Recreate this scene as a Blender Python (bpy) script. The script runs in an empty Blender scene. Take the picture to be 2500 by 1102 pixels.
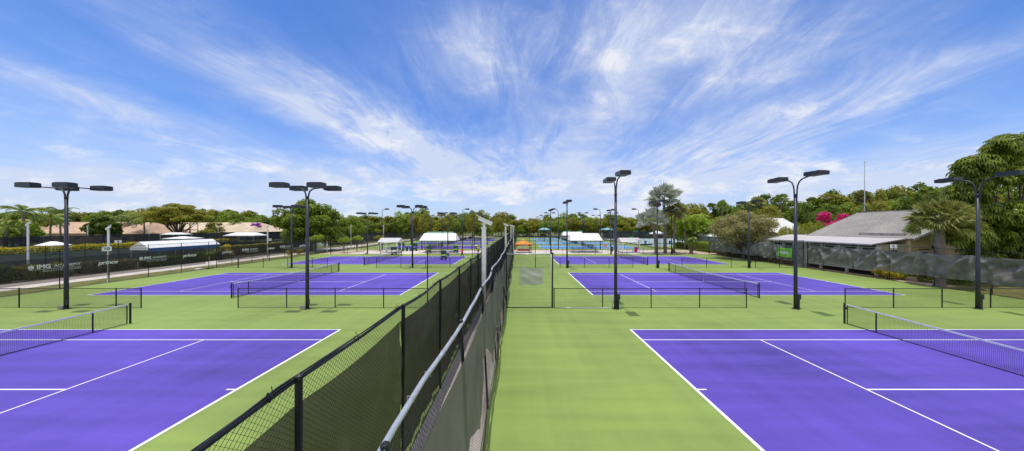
import bpy, math, random
from mathutils import Vector, Matrix, noise as mnoise
C = bpy.context.scene.collection
S = bpy.context.scene
R = math.radians
PI = math.pi
F = 718.0; HC = 5.19; VX = 1265.0; VY = 554.0
def X(px, Y): return (px-VX)*Y/F          # world x of a picture column at depth Y
def H(py, Y): return HC-(py-VY)*Y/F       # world height of a picture row at depth Y

# ------------------------------------------------------------------ materials
def nodes(name):
    m = bpy.data.materials.new(name); m.use_nodes = True
    nt = m.node_tree; nt.nodes.clear()
    return m, nt, nt.nodes.new
def L(nt, a, b): nt.links.new(a, b)
MATS = {}
def mat(name, col, rough=.6, metal=0, var=.12, scale=4, bump=0, bscale=40, spec=.4, alpha=None, coat=0, stretch=None, col2=None, trans=0):
    if name in MATS: return MATS[name]
    m, nt, N = nodes(name)
    out = N('ShaderNodeOutputMaterial'); p = N('ShaderNodeBsdfPrincipled')
    tc = N('ShaderNodeTexCoord'); mp = N('ShaderNodeMapping')
    if stretch: mp.inputs['Scale'].default_value = stretch
    L(nt, tc.outputs['Object'], mp.inputs[0])
    nz = N('ShaderNodeTexNoise'); nz.inputs['Scale'].default_value = scale; nz.inputs['Detail'].default_value = 5
    L(nt, mp.outputs[0], nz.inputs['Vector'])
    cr = N('ShaderNodeValToRGB')
    c2 = col2 or tuple(min(1, c*(1+var)) for c in col)
    c1 = tuple(c*(1-var) for c in col)
    cr.color_ramp.elements[0].position = .3; cr.color_ramp.elements[1].position = .7
    cr.color_ramp.elements[0].color = (*c1, 1); cr.color_ramp.elements[1].color = (*c2, 1)
    L(nt, nz.outputs['Fac'], cr.inputs[0]); L(nt, cr.outputs[0], p.inputs['Base Color'])
    p.inputs['Roughness'].default_value = rough; p.inputs['Metallic'].default_value = metal
    p.inputs['Specular IOR Level'].default_value = spec
    if bump:
        n2 = N('ShaderNodeTexNoise'); n2.inputs['Scale'].default_value = bscale; n2.inputs['Detail'].default_value = 4
        L(nt, tc.outputs['Object'], n2.inputs['Vector'])
        b = N('ShaderNodeBump'); b.inputs['Strength'].default_value = bump; b.inputs['Distance'].default_value = .02
        L(nt, n2.outputs['Fac'], b.inputs['Height']); L(nt, b.outputs[0], p.inputs['Normal'])
    sh = p.outputs[0]
    if trans:
        t = N('ShaderNodeBsdfTranslucent'); mx = N('ShaderNodeMixShader'); mx.inputs[0].default_value = trans
        L(nt, cr.outputs[0], t.inputs[0]); L(nt, sh, mx.inputs[1]); L(nt, t.outputs[0], mx.inputs[2]); sh = mx.outputs[0]
    if alpha is not None:
        t = N('ShaderNodeBsdfTransparent'); mx = N('ShaderNodeMixShader')
        # woven cloth: threads cover a fixed share of it, a little more where it is grimy
        mm = N('ShaderNodeMapRange'); mm.inputs['To Min'].default_value = alpha-.06; mm.inputs['To Max'].default_value = alpha+.06
        L(nt, nz.outputs['Fac'], mm.inputs['Value']); L(nt, mm.outputs[0], mx.inputs[0])
        L(nt, t.outputs[0], mx.inputs[1]); L(nt, sh, mx.inputs[2]); sh = mx.outputs[0]
    L(nt, sh, out.inputs[0]); MATS[name] = m
    return m
def leafmat(name, dark, light, trans=.35, rough=.5):
    if name in MATS: return MATS[name]
    m, nt, N = nodes(name)
    out = N('ShaderNodeOutputMaterial'); p = N('ShaderNodeBsdfPrincipled')
    g = N('ShaderNodeNewGeometry'); cr = N('ShaderNodeValToRGB')
    cr.color_ramp.elements[0].color = (*dark, 1); cr.color_ramp.elements[1].color = (*light, 1)
    tc = N('ShaderNodeTexCoord'); nz = N('ShaderNodeTexNoise'); nz.inputs['Scale'].default_value = .55; nz.inputs['Detail'].default_value = 2
    L(nt, tc.outputs['Object'], nz.inputs['Vector'])
    oi = N('ShaderNodeObjectInfo')
    a = N('ShaderNodeMath'); a.operation = 'MULTIPLY_ADD'; a.inputs[1].default_value = .55
    b = N('ShaderNodeMath'); b.operation = 'MULTIPLY_ADD'; b.inputs[1].default_value = 1.2
    c = N('ShaderNodeMath'); c.operation = 'MULTIPLY_ADD'; c.inputs[1].default_value = .3; c.inputs[2].default_value = -.52
    L(nt, oi.outputs['Random'], c.inputs[0])
    L(nt, nz.outputs['Fac'], b.inputs[0]); L(nt, c.outputs[0], b.inputs[2])
    L(nt, g.outputs['Random Per Island'], a.inputs[0]); L(nt, b.outputs[0], a.inputs[2])
    L(nt, a.outputs[0], cr.inputs[0])
    L(nt, cr.outputs[0], p.inputs['Base Color']); p.inputs['Roughness'].default_value = rough
    p.inputs['Specular IOR Level'].default_value = .35
    t = N('ShaderNodeBsdfTranslucent'); mx = N('ShaderNodeMixShader'); mx.inputs[0].default_value = trans
    L(nt, cr.outputs[0], t.inputs[0]); L(nt, p.outputs[0], mx.inputs[1]); L(nt, t.outputs[0], mx.inputs[2]); L(nt, mx.outputs[0], out.inputs[0])
    MATS[name] = m
    return m
def courtmat(name, col, amt=.1):
    # acrylic court paint: broad blotches, squeegee streaks, worn scuffs, fine grit
    m, nt, N = nodes(name)
    out = N('ShaderNodeOutputMaterial'); p = N('ShaderNodeBsdfPrincipled')
    tc = N('ShaderNodeTexCoord')
    def nz(sc, stretch, det=4, rot=0):
        mp = N('ShaderNodeMapping'); mp.inputs['Scale'].default_value = stretch; mp.inputs['Rotation'].default_value = (0, 0, rot)
        L(nt, tc.outputs['Object'], mp.inputs[0])
        n = N('ShaderNodeTexNoise'); n.inputs['Scale'].default_value = sc; n.inputs['Detail'].default_value = det
        L(nt, mp.outputs[0], n.inputs['Vector']); return n.outputs['Fac']
    a = nz(.12, (1, 1, 1), 5); b = nz(1.0, (.16, 1.6, 1), 4, .12); c = nz(.8, (1.9, .12, 1), 4); d = nz(60, (1, 1, 1), 2)
    def madd(x, k, y):
        q = N('ShaderNodeMath'); q.operation = 'MULTIPLY_ADD'; q.inputs[1].default_value = k; L(nt, x, q.inputs[0])
        if isinstance(y, float): q.inputs[2].default_value = y
        else: L(nt, y, q.inputs[2])
        return q.outputs[0]
    v = madd(a, .8, madd(b, .5, madd(c, .3, madd(d, .35, -.975))))       # about -0.5..0.5
    v = madd(v, amt*2, 1.0)
    hs = N('ShaderNodeHueSaturation'); hs.inputs['Color'].default_value = (*col, 1); L(nt, v, hs.inputs['Value'])
    L(nt, hs.outputs[0], p.inputs['Base Color']); p.inputs['Roughness'].default_value = .72; p.inputs['Specular IOR Level'].default_value = .35
    bp = N('ShaderNodeBump'); bp.inputs['Strength'].default_value = .15; bp.inputs['Distance'].default_value = .004
    n2 = nz(220, (1, 1, 1), 2); L(nt, n2, bp.inputs['Height']); L(nt, bp.outputs[0], p.inputs['Normal'])
    L(nt, p.outputs[0], out.inputs[0]); MATS[name] = m
    return m

M_green = courtmat('court_green', (.212, .296, .066), .48)
M_purple = courtmat('court_purple', (.098, .060, .385), .7)
M_blue = courtmat('court_blue', (.12, .30, .60), .08)
M_pale = courtmat('court_pale', (.36, .47, .47), .08)
M_line = mat('line_paint', (.80, .80, .80), .6, var=.04, scale=2)
M_black = mat('black_coated_steel', (.012, .014, .018), .45, var=.25)
M_wire = mat('black_vinyl_wire', (.010, .011, .012), .6)
M_pole = mat('dark_painted_steel', (.028, .032, .042), .38, var=.2, scale=3)
M_lens = mat('lamp_lens', (.20, .20, .22), .25, var=.5, scale=14, stretch=(.2, 3, 1))
M_galv = mat('galvanised_pipe', (.55, .56, .58), .35, metal=.55, var=.15, scale=8)
M_screen = mat('windscreen_dark', (.022, .021, .021), .8, alpha=.62, scale=1.2, var=.4)
M_screen2 = mat('windscreen_brown', (.048, .040, .034), .75, alpha=.86, scale=1.0, var=.35)
M_screen3 = mat('windscreen_dark_brown', (.050, .040, .038), .75, alpha=.93, scale=1.0, var=.35)
M_screenK = mat('windscreen_olive', (.11, .108, .095), .55, alpha=.92, scale=.8, var=.3)
M_screenG = mat('windscreen_grey', (.17, .166, .166), .7, alpha=.82, scale=1.5, var=.4)
M_screenB = mat('windscreen_navy', (.020, .024, .034), .8, alpha=.86, scale=.6, var=.4)
M_white = mat('white_paint', (.85, .85, .85), .5, var=.05)
M_tent = mat('white_canvas', (.82, .82, .82), .7, var=.03, scale=1, trans=.12)
M_tentblue = mat('blue_canvas', (.05, .14, .36), .7, var=.1, trans=.2)
M_cord = mat('net_cord', (.008, .008, .010), .7)
M_band = mat('net_band', (.72, .74, .78), .6, var=.08)
M_conc = mat('concrete', (.56, .50, .44), .85, var=.12, scale=.7, bump=.2)
M_plaza = mat('plaza_concrete', (.62, .56, .50), .85, var=.10, scale=.25, bump=.2)
M_sand = mat('sand', (.52, .40, .29), .95, var=.25, scale=.6, bump=.4)
M_grass = mat('lawn', (.115, .135, .028), .95, var=.35, scale=.9, bump=.8, bscale=9, col2=(.20, .19, .05))
M_field = mat('lawn_far', (.10, .12, .03), .95, var=.35, scale=.15, bump=.6, bscale=4)
M_mulch = mat('mulch', (.085, .06, .045), .95, var=.4, scale=6, bump=.8)
M_clay = courtmat('court_clay_green', (.15, .21, .15), .08)
M_bark = mat('bark', (.16, .125, .10), .9, var=.35, scale=6, bump=.7, bscale=12)
M_palmbark = mat('palm_bark', (.20, .165, .145), .95, var=.35, scale=3, bump=1, bscale=10, stretch=(1, 1, 4))

# ------------------------------------------------------------------ mesh builder
class MB:
    def __init__(s): s.v = []; s.f = []; s.smooth = False
    def add(s, vs, fs):
        o = len(s.v); s.v.extend(vs); s.f.extend([tuple(i+o for i in f) for f in fs]); return s
    def box(s, c, d, rz=0, rx=0, ry=0):
        x, y, z = [k/2 for k in d]
        m = Matrix.Rotation(rz, 3, 'Z') @ Matrix.Rotation(ry, 3, 'Y') @ Matrix.Rotation(rx, 3, 'X')
        vs = [tuple(m @ Vector((a*x, b*y, e*z)) + Vector(c)) for a in (-1, 1) for b in (-1, 1) for e in (-1, 1)]
        return s.add(vs, [(0, 1, 3, 2), (4, 6, 7, 5), (0, 4, 5, 1), (2, 3, 7, 6), (0, 2, 6, 4), (1, 5, 7, 3)])
    def tube(s, pts, rad, n=8, cap=True):
        pts = [Vector(p) for p in pts]; k = len(pts)
        if not isinstance(rad, (list, tuple)): rad = [rad]*k
        vs = []; ref = None
        for i, p in enumerate(pts):
            t = (pts[min(i+1, k-1)]-pts[max(i-1, 0)]).normalized()
            if ref is None:
                ref = Vector((0, 0, 1)) if abs(t.z) < .9 else Vector((1, 0, 0))
            a = t.cross(ref)
            if a.length < 1e-4: a = t.cross(Vector((.3, 1, .2)))
            a.normalize(); b = t.cross(a).normalized(); ref = -b if b.length else ref
            ref = a.cross(t)
            for j in range(n):
                q = 2*PI*(j+.5)/n
                vs.append(tuple(p + (a*math.cos(q)+b*math.sin(q))*rad[i]))
        fs = [(i*n+j, i*n+(j+1) % n, (i+1)*n+(j+1) % n, (i+1)*n+j) for i in range(k-1) for j in range(n)]
        if cap: fs += [tuple(range(n-1, -1, -1)), tuple((k-1)*n+j for j in range(n))]
        return s.add(vs, fs)
    def grid(s, fn, nu, nv):
        vs = [tuple(fn(i/nu, j/nv)) for i in range(nu+1) for j in range(nv+1)]
        w = nv+1
        return s.add(vs, [(i*w+j, (i+1)*w+j, (i+1)*w+j+1, i*w+j+1) for i in range(nu) for j in range(nv)])
    def prism(s, poly, a, b):      # polygon of (x, z) pulled along y from a to b
        n = len(poly)
        vs = [(p[0], a, p[1]) for p in poly]+[(p[0], b, p[1]) for p in poly]
        return s.add(vs, [tuple(range(n)), tuple(range(2*n-1, n-1, -1))]+[(i, i+n, (i+1) % n+n, (i+1) % n) for i in range(n)])
    def sheet(s, x0, y0, x1, y1, z):
        return s.add([(x0, y0, z), (x1, y0, z), (x1, y1, z), (x0, y1, z)], [(0, 1, 2, 3)])
    def ball(s, c, r, nu=12, nv=8, z0=-1):
        if not isinstance(r, (tuple, list)): r = (r, r, r)
        def fn(u, v):
            t = 2*PI*u; q = z0+(1-z0)*v; w = math.sqrt(max(0, 1-q*q))
            return (c[0]+r[0]*w*math.cos(t), c[1]+r[1]*w*math.sin(t), c[2]+r[2]*q)
        return s.grid(fn, nu, nv)
    def mesh(s, name, m):
        me = bpy.data.meshes.new(name); me.from_pydata(s.v, [], s.f)
        if m: me.materials.append(m)
        if s.smooth:
            me.polygons.foreach_set('use_smooth', [True]*len(me.polygons))
        me.update(); return me
    def build(s, name, m, parent=None, label=None):
        o = bpy.data.objects.new(name, s.mesh(name, m)); C.objects.link(o)
        if parent: o.parent = parent
        if label: o['label'] = label
        return o
def sm(mb): mb.smooth = True; return mb
def tag(o, label, cat, group=None, kind=None):
    o['label'] = label; o['category'] = cat
    if group: o['group'] = group
    if kind: o['kind'] = kind
    return o
def thing(name, label, cat, loc=(0, 0, 0), rz=0, group=None):
    o = bpy.data.objects.new(name, None); C.objects.link(o); o.empty_display_size = .3
    o.location = loc; o.rotation_euler = (0, 0, rz)
    return tag(o, label, cat, group)
def struct(name, mb, m):
    o = mb.build(name, m); o['kind'] = 'structure'; return o
def kids(o): return [c for c in o.children]
def copy_tree(o, parent=None):
    c = o.copy(); C.objects.link(c)
    if parent: c.parent = parent
    for ch in kids(o): copy_tree(ch, c)
    return c
def dup(root, loc, rz=None, label=None, group=None, scale=None):
    c = copy_tree(root); c.location = loc
    if rz is not None: c.rotation_euler = (0, 0, rz)
    if label: c['label'] = label
    if group: c['group'] = group
    if scale: c.scale = scale
    return c
def text_mesh(body, size, m, shear=0, offset=0, spacing=1.0, extrude=.004):
    cu = bpy.data.curves.new('txt', 'FONT'); cu.body = body; cu.size = size; cu.extrude = extrude
    cu.shear = shear; cu.offset = offset; cu.space_character = spacing
    cu.align_x = 'CENTER'; cu.align_y = 'CENTER'
    ob = bpy.data.objects.new('txt', cu); C.objects.link(ob)
    bpy.context.view_layer.update()
    me = bpy.data.meshes.new_from_object(ob.evaluated_get(bpy.context.evaluated_depsgraph_get()))
    bpy.data.objects.remove(ob)
    me.materials.clear(); me.materials.append(m)
    return me
def text_obj(body, name, size, m, parent, loc, rot, **k):
    me = text_mesh(body, size, m, **k); w = me.copy() if False else me
    o = bpy.data.objects.new(name, w); C.objects.link(o); o.parent = parent; o.location = loc; o.rotation_euler = rot
    return o

# ------------------------------------------------------------------ ground and courts
g = MB(); 
def gfn(u, v):
    return (-900+1800*u, -60+1200*v, -.03)
g.grid(gfn, 18, 12); struct('ground', g, M_field)
RX0, RX1 = -.85, 36.1; LX0, LX1 = -38.2, -2.5
AP_Y0, AP_Y1 = -6, 55.5
struct('court_surface_right', MB().sheet(RX0, AP_Y0, RX1, AP_Y1, 0), M_green)
struct('court_surface_left', MB().sheet(LX0, AP_Y0, LX1, AP_Y1, 0), M_green)
struct('corridor', MB().sheet(LX1, AP_Y0, RX0, 145, -.004), M_conc)
struct('far_court_surface_right', MB().sheet(RX0, 66.2, 33.5, 141, 0), M_green)
struct('far_court_surface_left', MB().sheet(LX0, 66.2, LX1, 141, 0), M_green)
struct('plaza_left', MB().sheet(LX0-1, AP_Y1+.1, LX1, 66.1, -.008), M_sand)
struct('plaza_right', MB().sheet(RX0, AP_Y1+.1, 44, 66.1, -.008), M_sand)
struct('plaza_walk_left', MB().sheet(-33, 56.3, LX1-.05, 63.5, -.002), M_plaza)
struct('plaza_walk_right', MB().sheet(RX0+.05, 56.3, 30, 64.2, -.002), M_plaza)
struct('path', MB().sheet(-46.2, 0, -41.6, 200, -.010), M_conc)
struct('grass_strip', MB().sheet(-41.6, 0, -38.3, 60, -.006), M_grass)
struct('mulch_bed_left', MB().sheet(-50.5, 0, -46.25, 70, -.012), M_mulch)
struct('clay_court_surface', MB().sheet(-96, 20, -54.5, 140, -.010), M_clay)
struct('mulch_bed_right', MB().sheet(36.3, 28.5, 40.5, 56, -.006), M_mulch)
struct('lawn_right', MB().sheet(36.25, 2, 60, 28.4, -.008), M_grass)
struct('sand_bed_right', MB().sheet(36.3, 25.5, 38.2, 28.45, -.003), M_sand)
struct('pale_court_surface', MB().sheet(36, 78, 95, 128, -.004), M_pale)
struct('lawn_beyond_plaza', MB().sheet(34, 66.4, 60, 77.5, -.006), mat('lawn_bright', (.30, .36, .05), .9, var=.2))
struct('sandy_road', MB().sheet(-30, 146, 60, 158, -.006), M_sand)

def court(cx, cy, m, name='tennis_court'):
    o = struct(name, MB().sheet(cx-11.885, cy-5.485, cx+11.885, cy+5.485, .004), m)
    b = MB(); z = .008; w = .06
    def hl(x0, x1, y, t=w): b.sheet(x0, y-t/2, x1, y+t/2, z)
    def vl(x, y0, y1, t=w): b.sheet(x-t/2, y0, x+t/2, y1, z+.0005)
    for s in (-1, 1):
        hl(cx-11.885, cx+11.885, cy+s*(5.485-w/2)); hl(cx-11.885, cx+11.885, cy+s*4.115)
        vl(cx+s*(11.885-.05), cy-5.485, cy+5.485, .10); vl(cx+s*6.4, cy-4.115, cy+4.115)
        b.sheet(min(cx+s*11.785, cx+s*11.5), cy-.03, max(cx+s*11.785, cx+s*11.5), cy+.03, z)
    hl(cx-6.4, cx+6.4, cy)
    l = b.build('court_lines', M_line); l['kind'] = 'structure'
CXR, CXL = 17.5, -20.8
ROWS = [9.37, 27.75, 46.1]
FAR = [75.0, 93.3, 111.6, 129.9]
for cy in ROWS:
    court(CXR, cy, M_purple); court(CXL, cy, M_purple)
for cy in FAR:
    court(CXR, cy, M_blue); court(CXL, cy, M_purple)

# ------------------------------------------------------------------ chain link fences
def chain(mb, Ln, z0, z1, pitch=.05, r=.0022, fn=None, seg=None):
    step = pitch*math.sqrt(2); hgt = z1-z0
    fn = fn or (lambda u, z: (u, 0, z))
    for sgn in (1, -1):
        n = int((Ln+hgt)/step)+1
        for i in range(n):
            c = i*step
            # u = c - v (sgn -1) or u = c - hgt + v (sgn 1), v in 0..hgt
            if sgn < 0: v0, v1 = max(0, c-Ln), min(hgt, c); uf = lambda v: c-v
            else: v0, v1 = max(0, hgt-c), min(hgt, Ln+hgt-c); uf = lambda v: c-hgt+v
            if v1-v0 < .02: continue
            k = max(1, int((v1-v0)/seg)) if seg else 1
            prev = None
            vs = []; fs = []
            for j in range(k+1):
                v = v0+(v1-v0)*j/k
                p = Vector(fn(uf(v), z0+v))
                off = [(0, -r, 0), (r*.8, r*.6, 0), (-r*.8, r*.6, 0)]
                for q in off: vs.append((p.x+q[0], p.y+q[1], p.z))
            for j in range(k):
                for a in range(3):
                    b2 = (a+1) % 3
                    fs.append((j*3+a, j*3+b2, (j+1)*3+b2, (j+1)*3+a))
            mb.add(vs, fs)
    return mb
def post(h, r=.03, cap=True):
    b = MB(); b.tube([(0, 0, 0), (0, 0, h)], r, 8)
    b.tube([(0, 0, h), (0, 0, h+.035), (0, 0, h+.06)], [r*1.25, r*1.15, .004], 8)
    b.tube([(0, 0, h*.62), (0, 0, h*.62+.02)], r*1.22, 8)
    b.smooth = False
    return b
POSTS = {}
def put_post(parent, x, h, r=.03, m=None, y=0, lean=0):
    k = (round(h, 2), r, (m or M_black).name)
    if k not in POSTS: POSTS[k] = post(h, r).mesh('post', m or M_black)
    o = bpy.data.objects.new('post', POSTS[k]); C.objects.link(o); o.parent = parent; o.location = (x, y, 0)
    if lean: o.rotation_euler.x = lean
    return o
def fence(p0, p1, h, label, group=None, ps=3.05, start=0, pitch=.05, r=.0022, name='chain_link_fence', rail=M_black, posts=True, z0=.03, pr=.03, lean=None, wire=M_wire, midrail=False, fn=None, seg=None, rr=.021):
    a = Vector((p0[0], p0[1], 0)); b = Vector((p1[0], p1[1], 0)); d = b-a; Ln = d.length
    t = thing(name, label, 'fence', a, math.atan2(d.y, d.x), group)
    chain(MB(), Ln, z0, h, pitch, r, fn, seg).build('chain_link', wire, t)
    f = fn or (lambda u, z: (u, 0, z))
    k = max(1, int(Ln/.75)) if fn else 1
    sm(MB().tube([f(Ln*i/k, h) for i in range(k+1)], rr, 8)).build('top_rail', rail, t)
    MB().tube([(0, 0, .03), (Ln, 0, .03)], .007, 5).build('bottom_wire', M_wire, t)
    xs = []; u = start
    while u < Ln-.3: xs.append(u); u += ps
    xs.append(Ln)
    if posts:
        if len(xs) > 90: xs = xs[:90]
        for u in xs: put_post(t, u, h, pr, lean=lean or 0)
    t['_len'] = Ln
    return t
def crease(x): return 1.0-2.0*abs(math.sin(x/2))
def drape(parent, u0, u1, zt, zb, m, seed=1, amp=.05, side=1, ties=3.05, scal=0.0, sag=.04, folds=1.0, nv=14, du=.12, off=.05, label=None, fn=None):
    rg = random.Random(seed)
    n = max(2, int((u1-u0)/du)); tp = []; u = u0
    while u <= u1+.01: tp.append((u, rg.uniform(0, 6), rg.uniform(.7, 1.3), rg.uniform(-.5, .5))); u += ties
    def f(a, b):
        u = u0+(u1-u0)*a
        ph = ((u-u0)/ties) % 1.0
        bay = int((u-u0)/ties)
        s = 4*ph*(1-ph)
        rb = random.Random(seed*97+bay).uniform(.45, 1.3)
        top = zt-sag*s*rb
        bot = zb+scal*s*rb
        z = top+(bot-top)*b
        w = 0
        for (ut, phs, k, tilt) in tp:
            du_ = u-ut
            if abs(du_) > ties*1.5: continue
            dz = zt+.12-z
            rr = math.sqrt(du_*du_+dz*dz); th = math.atan2(du_, dz+.05)
            w += folds*amp*k*(1.1-2.2*abs(math.sin(th*4.5+phs+tilt*3)))*math.exp(-abs(du_)/(ties*.62))*min(1, rr*1.2)
        w += amp*.62*crease((u+z*1.5)*5.6+2.5*mnoise.noise(Vector((u*.5, z*.6, seed))))*(.4+mnoise.noise(Vector((u*.4+9, z*.5, seed))))
        w += amp*.8*mnoise.noise(Vector((u*.8+seed*3.1, z*.9, seed)))+amp*.5*mnoise.noise(Vector((u*3.1, z*1.3+u*.9, seed+5)))
        w += amp*.35*math.sin(u*11+2*mnoise.noise(Vector((u, 0, seed))))*b
        w *= min(1, .12+(top-z)*1.6)
        y = side*(off+abs(amp)*1.2+w)
        if fn:
            q = fn(u, z); return (q[0], q[1]+y, z if b > .15 else z+(q[2]-z))
        return (u, y, z)
    b = MB(); b.grid(f, n, nv); b.smooth = True
    o = b.build('windscreen', m, parent, label)
    return o

# --- the two long tall fences that run away from the camera through the middle
HF = 3.46
def sagfn(seed, amp=.05, w=.05):
    def f(u, z):
        k = z/HF
        ph = ((u+.25) % 3.05)/3.05
        s = 4*ph*(1-ph)
        return (u, amp*k*mnoise.noise(Vector((u*.35, seed, 0)))*2+w*.3*k*mnoise.noise(Vector((u*.9, z*.8, seed))), z-(w*s*k if u < 70 else 0))
    return f
# fence along +Y: local x = +Y, local y = -X
fA = sagfn(2.3, .035, .045)
black_fence = fence((-2.5, .3), (-2.5, 55.4), HF, 'tall black fence with brown windscreen, left one of the middle pair', pitch=.052, r=.0027, fn=fA, seg=.5, start=0, pr=.04, rr=.024, name='chain_link_fence')
drape(black_fence, 0, 6.1, 3.13, .12, M_screen2, seed=3, amp=.045, side=1, sag=.06, du=.06, off=.02, folds=1.1, nv=34)
drape(black_fence, 6.1, 55.1, 3.13, .12, M_screen3, seed=4, amp=.045, side=1, sag=.06, du=.1, off=.02, folds=1.1, nv=20)
b = MB()
for k in range(5):
    rg = random.Random(k); ph = rg.uniform(0, 9)
    pts = []
    for i in range(0, 280):
        u = i*.2
        q = fA(u, HF)
        pts.append((u, q[1]+.016*math.cos(ph+u*.9+k*1.3), q[2]+.032+.014*math.sin(ph*2+u*1.1+k*1.3)-(.03 if k > 2 else 0)))
    b.tube(pts, .009+.002*(k % 2), 5)
sm(b).build('cable_bundle', M_black, black_fence)
b = MB(); b.tube([(0, .035, -.02), (.003, .03, .055), (0, -.03, .055), (0, -.035, -.02)], .006, 4)
b.tube([(0, -.03, .055), (.01, -.01, .075), (.01, .02, .13)], .0045, 4)
tie = b.mesh('cable_tie', M_black); rg = random.Random(8); u = 0
while u < 30:
    q = fA(u, HF); o = bpy.data.objects.new('cable_tie', tie); C.objects.link(o); o.parent = black_fence; o.location = q; o.rotation_euler = (rg.uniform(-.4, .4), 0, rg.uniform(-.3, .3)); u += rg.uniform(1.2, 1.9)

fB0 = sagfn(7.7, .05, .05)
def fB(u, z):
    q = fB0(u, z); lean = .17*(z/HF)
    fl = -.10*math.exp(-(z/.55)**2)*(.5+.5*math.sin(u*1.3))
    return (q[0], q[1]+lean+fl, q[2])
rail_fence = fence((-.87, .3), (-.87, 55.4), HF, 'tall fence with silver top pipe and loose olive windscreen, in the middle', pitch=.052, r=.0025, fn=fB, seg=.4, start=2.0, pr=.03, rail=M_galv, rr=.030, lean=-.049)
def lowscreen(u0, u1, seed):
    drape(rail_fence, u0, u1, 3.0, .75, M_screenK, seed=seed, amp=.035, side=-1, sag=.05, scal=.85, du=.1, off=.04, folds=.8, nv=24, fn=lambda u, z: (u, fB(u, z)[1]-.03, z))
lowscreen(0, 18.4, 11); lowscreen(18.6, 36.6, 12); lowscreen(36.9, 55, 13)
b = MB(); b.tube([(0, .03, -.03), (.003, .033, .03), (0, -.033, .03), (0, -.036, -.03)], .004, 4)
b.tube([(0, -.033, .03), (.02, -.07, .05)], .003, 4)
tie = b.mesh('wire_tie', M_galv); rg = random.Random(5); u = .5
while u < 40:
    q = fB(u, HF); o = bpy.data.objects.new('wire_tie', tie); C.objects.link(o); o.parent = rail_fence; o.location = q; o.rotation_euler = (rg.uniform(-.2, .2), 0, rg.uniform(-.2, .2)); u += rg.uniform(.5, .75)
for (xx, lab, sc) in ((-2.5, 'far stretch of the left middle fence, bare black chain link beyond the plaza', False), (-.87, 'far stretch of the right middle fence, hung with dark cloth beyond the plaza', True)):
    t = fence((xx, 66.2), (xx, 140.5), 3.3, lab, pitch=.11, r=.0045, name='chain_link_fence')
    drape(t, 0, 74, 3.0, .2, M_screen if sc else M_screen2, seed=21, amp=.03, side=-1, du=.5, nv=5)

# --- side fences
t = fence((-38.2, 4.5), (-38.2, 55.5), 3.3, 'tall black fence with lettered see-through windscreen beside the left lawn and path', pitch=.06, r=.0022, start=2.3, ps=2.95)
left_fence = t
drape(t, 0, 31.4, 2.62, .66, M_screen, seed=31, amp=.025, side=-1, du=.2, nv=8, sag=.02, folds=.5)
scr = drape(t, 32.8, 50.9, 2.62, .66, M_screen, seed=32, amp=.025, side=-1, du=.2, nv=8, sag=.02, folds=.5)
M_let = mat('white_lettering', (.68, .68, .66), .7, var=.05)
M_let2 = mat('faded_lettering', (.40, .41, .41), .7, var=.1)
YR = (PI/2, 0, 0)
# local frame of this fence: +x is world +Y, local -y is world +X (towards the courts)
def lettering(u0, u1, z, kind):
    uc = (u0+u1)/2; w = u1-u0; yy = -.17
    if kind == 'p':
        me = text_mesh('prince', 1, M_let, shear=.28, offset=.022, spacing=.92)
    else:
        me = text_mesh('IMG', 1, M_let, offset=.03, spacing=1.05)
    xs = [v.co.x for v in me.vertices]; ww = max(xs)-min(xs)
    def put(me, target_w, u, zz, nm='lettering', hs=1):
        xs = [v.co.x for v in me.vertices]; k = target_w/(max(xs)-min(xs))
        for v in me.vertices: v.co.x *= k; v.co.y *= k*hs
        o = bpy.data.objects.new(nm, me); C.objects.link(o); o.parent = left_fence; o.location = (u, yy, zz); o.rotation_euler = YR
    if kind == 'p': put(me, w, uc, z, hs=.82)
    else:
        put(me, w*.24, u0+w*.29, z+.10, hs=1.15)
        put(text_mesh('ACADEMY', 1, M_let, spacing=1.03), w*.52, u0+w*.73, z+.10)
        put(text_mesh('BOLLETTIERI TENNIS', 1, M_let2, spacing=1.1), w*.72, u0+w*.63, z-.26)
        b = MB(); b.box((uc+w*.02, yy, z-.10), (w*.98, .006, .02))
        cx = u0+w*.07
        b.prism([(cx-.16, z+.14), (cx-.13, z+.02), (cx-.05, z-.04), (cx+.05, z-.04), (cx+.13, z+.02), (cx+.16, z+.14), (cx+.06, z+.05), (cx-.06, z+.05)], yy-.004, yy+.004)
        for k, hh in ((-.09, .27), (0, .34), (.09, .27)):
            b.prism([(cx+k-.035, z+.08), (cx+k+.035, z+.08), (cx+k+.04, z+.17), (cx+k, z+hh), (cx+k-.04, z+.17)], yy-.004, yy+.004)
        b.build('emblem', M_let, left_fence)
Y0 = 4.5
for a, b_, k in ((22.76, 25.6, 'i'), (26.6, 27.95, 'p'), (29.5, 31.85, 'i'), (33.35, 34.75, 'p'), (37.75, 39.1, 'p'), (40.5, 43.0, 'i'), (44.5, 45.9, 'p'), (46.9, 49.7, 'i'), (51.1, 52.7, 'p')):
    lettering(a-Y0, b_-Y0, 1.88, k)
t = fence((-39.6, 62), (-39.6, 141), 3.3, 'tall bare black fence on the left edge of the far purple courts', pitch=.11, r=.0045)
t = fence((-50.2, 76), (-50.2, 150), 3.1, 'tall black fence with closed dark screen beyond the path, behind the far left courts', pitch=.11, r=.0045)
drape(t, 0, 74, 3.05, .15, M_screenB, seed=41, amp=.03, side=-1, du=.5, nv=5)
t = fence((-53.6, 12), (-53.6, 74), 3.0, 'black fence with navy screen behind the clipped hedge on the left', pitch=.1, r=.004)
drape(t, 0, 62, 2.35, .2, M_screenB, seed=42, amp=.03, side=-1, du=.4, nv=5)
t = fence((-100, 48), (-100, 170), 3.3, 'long black screened fence in front of the tan-roofed houses', pitch=.14, r=.006, ps=3.05)
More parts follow.
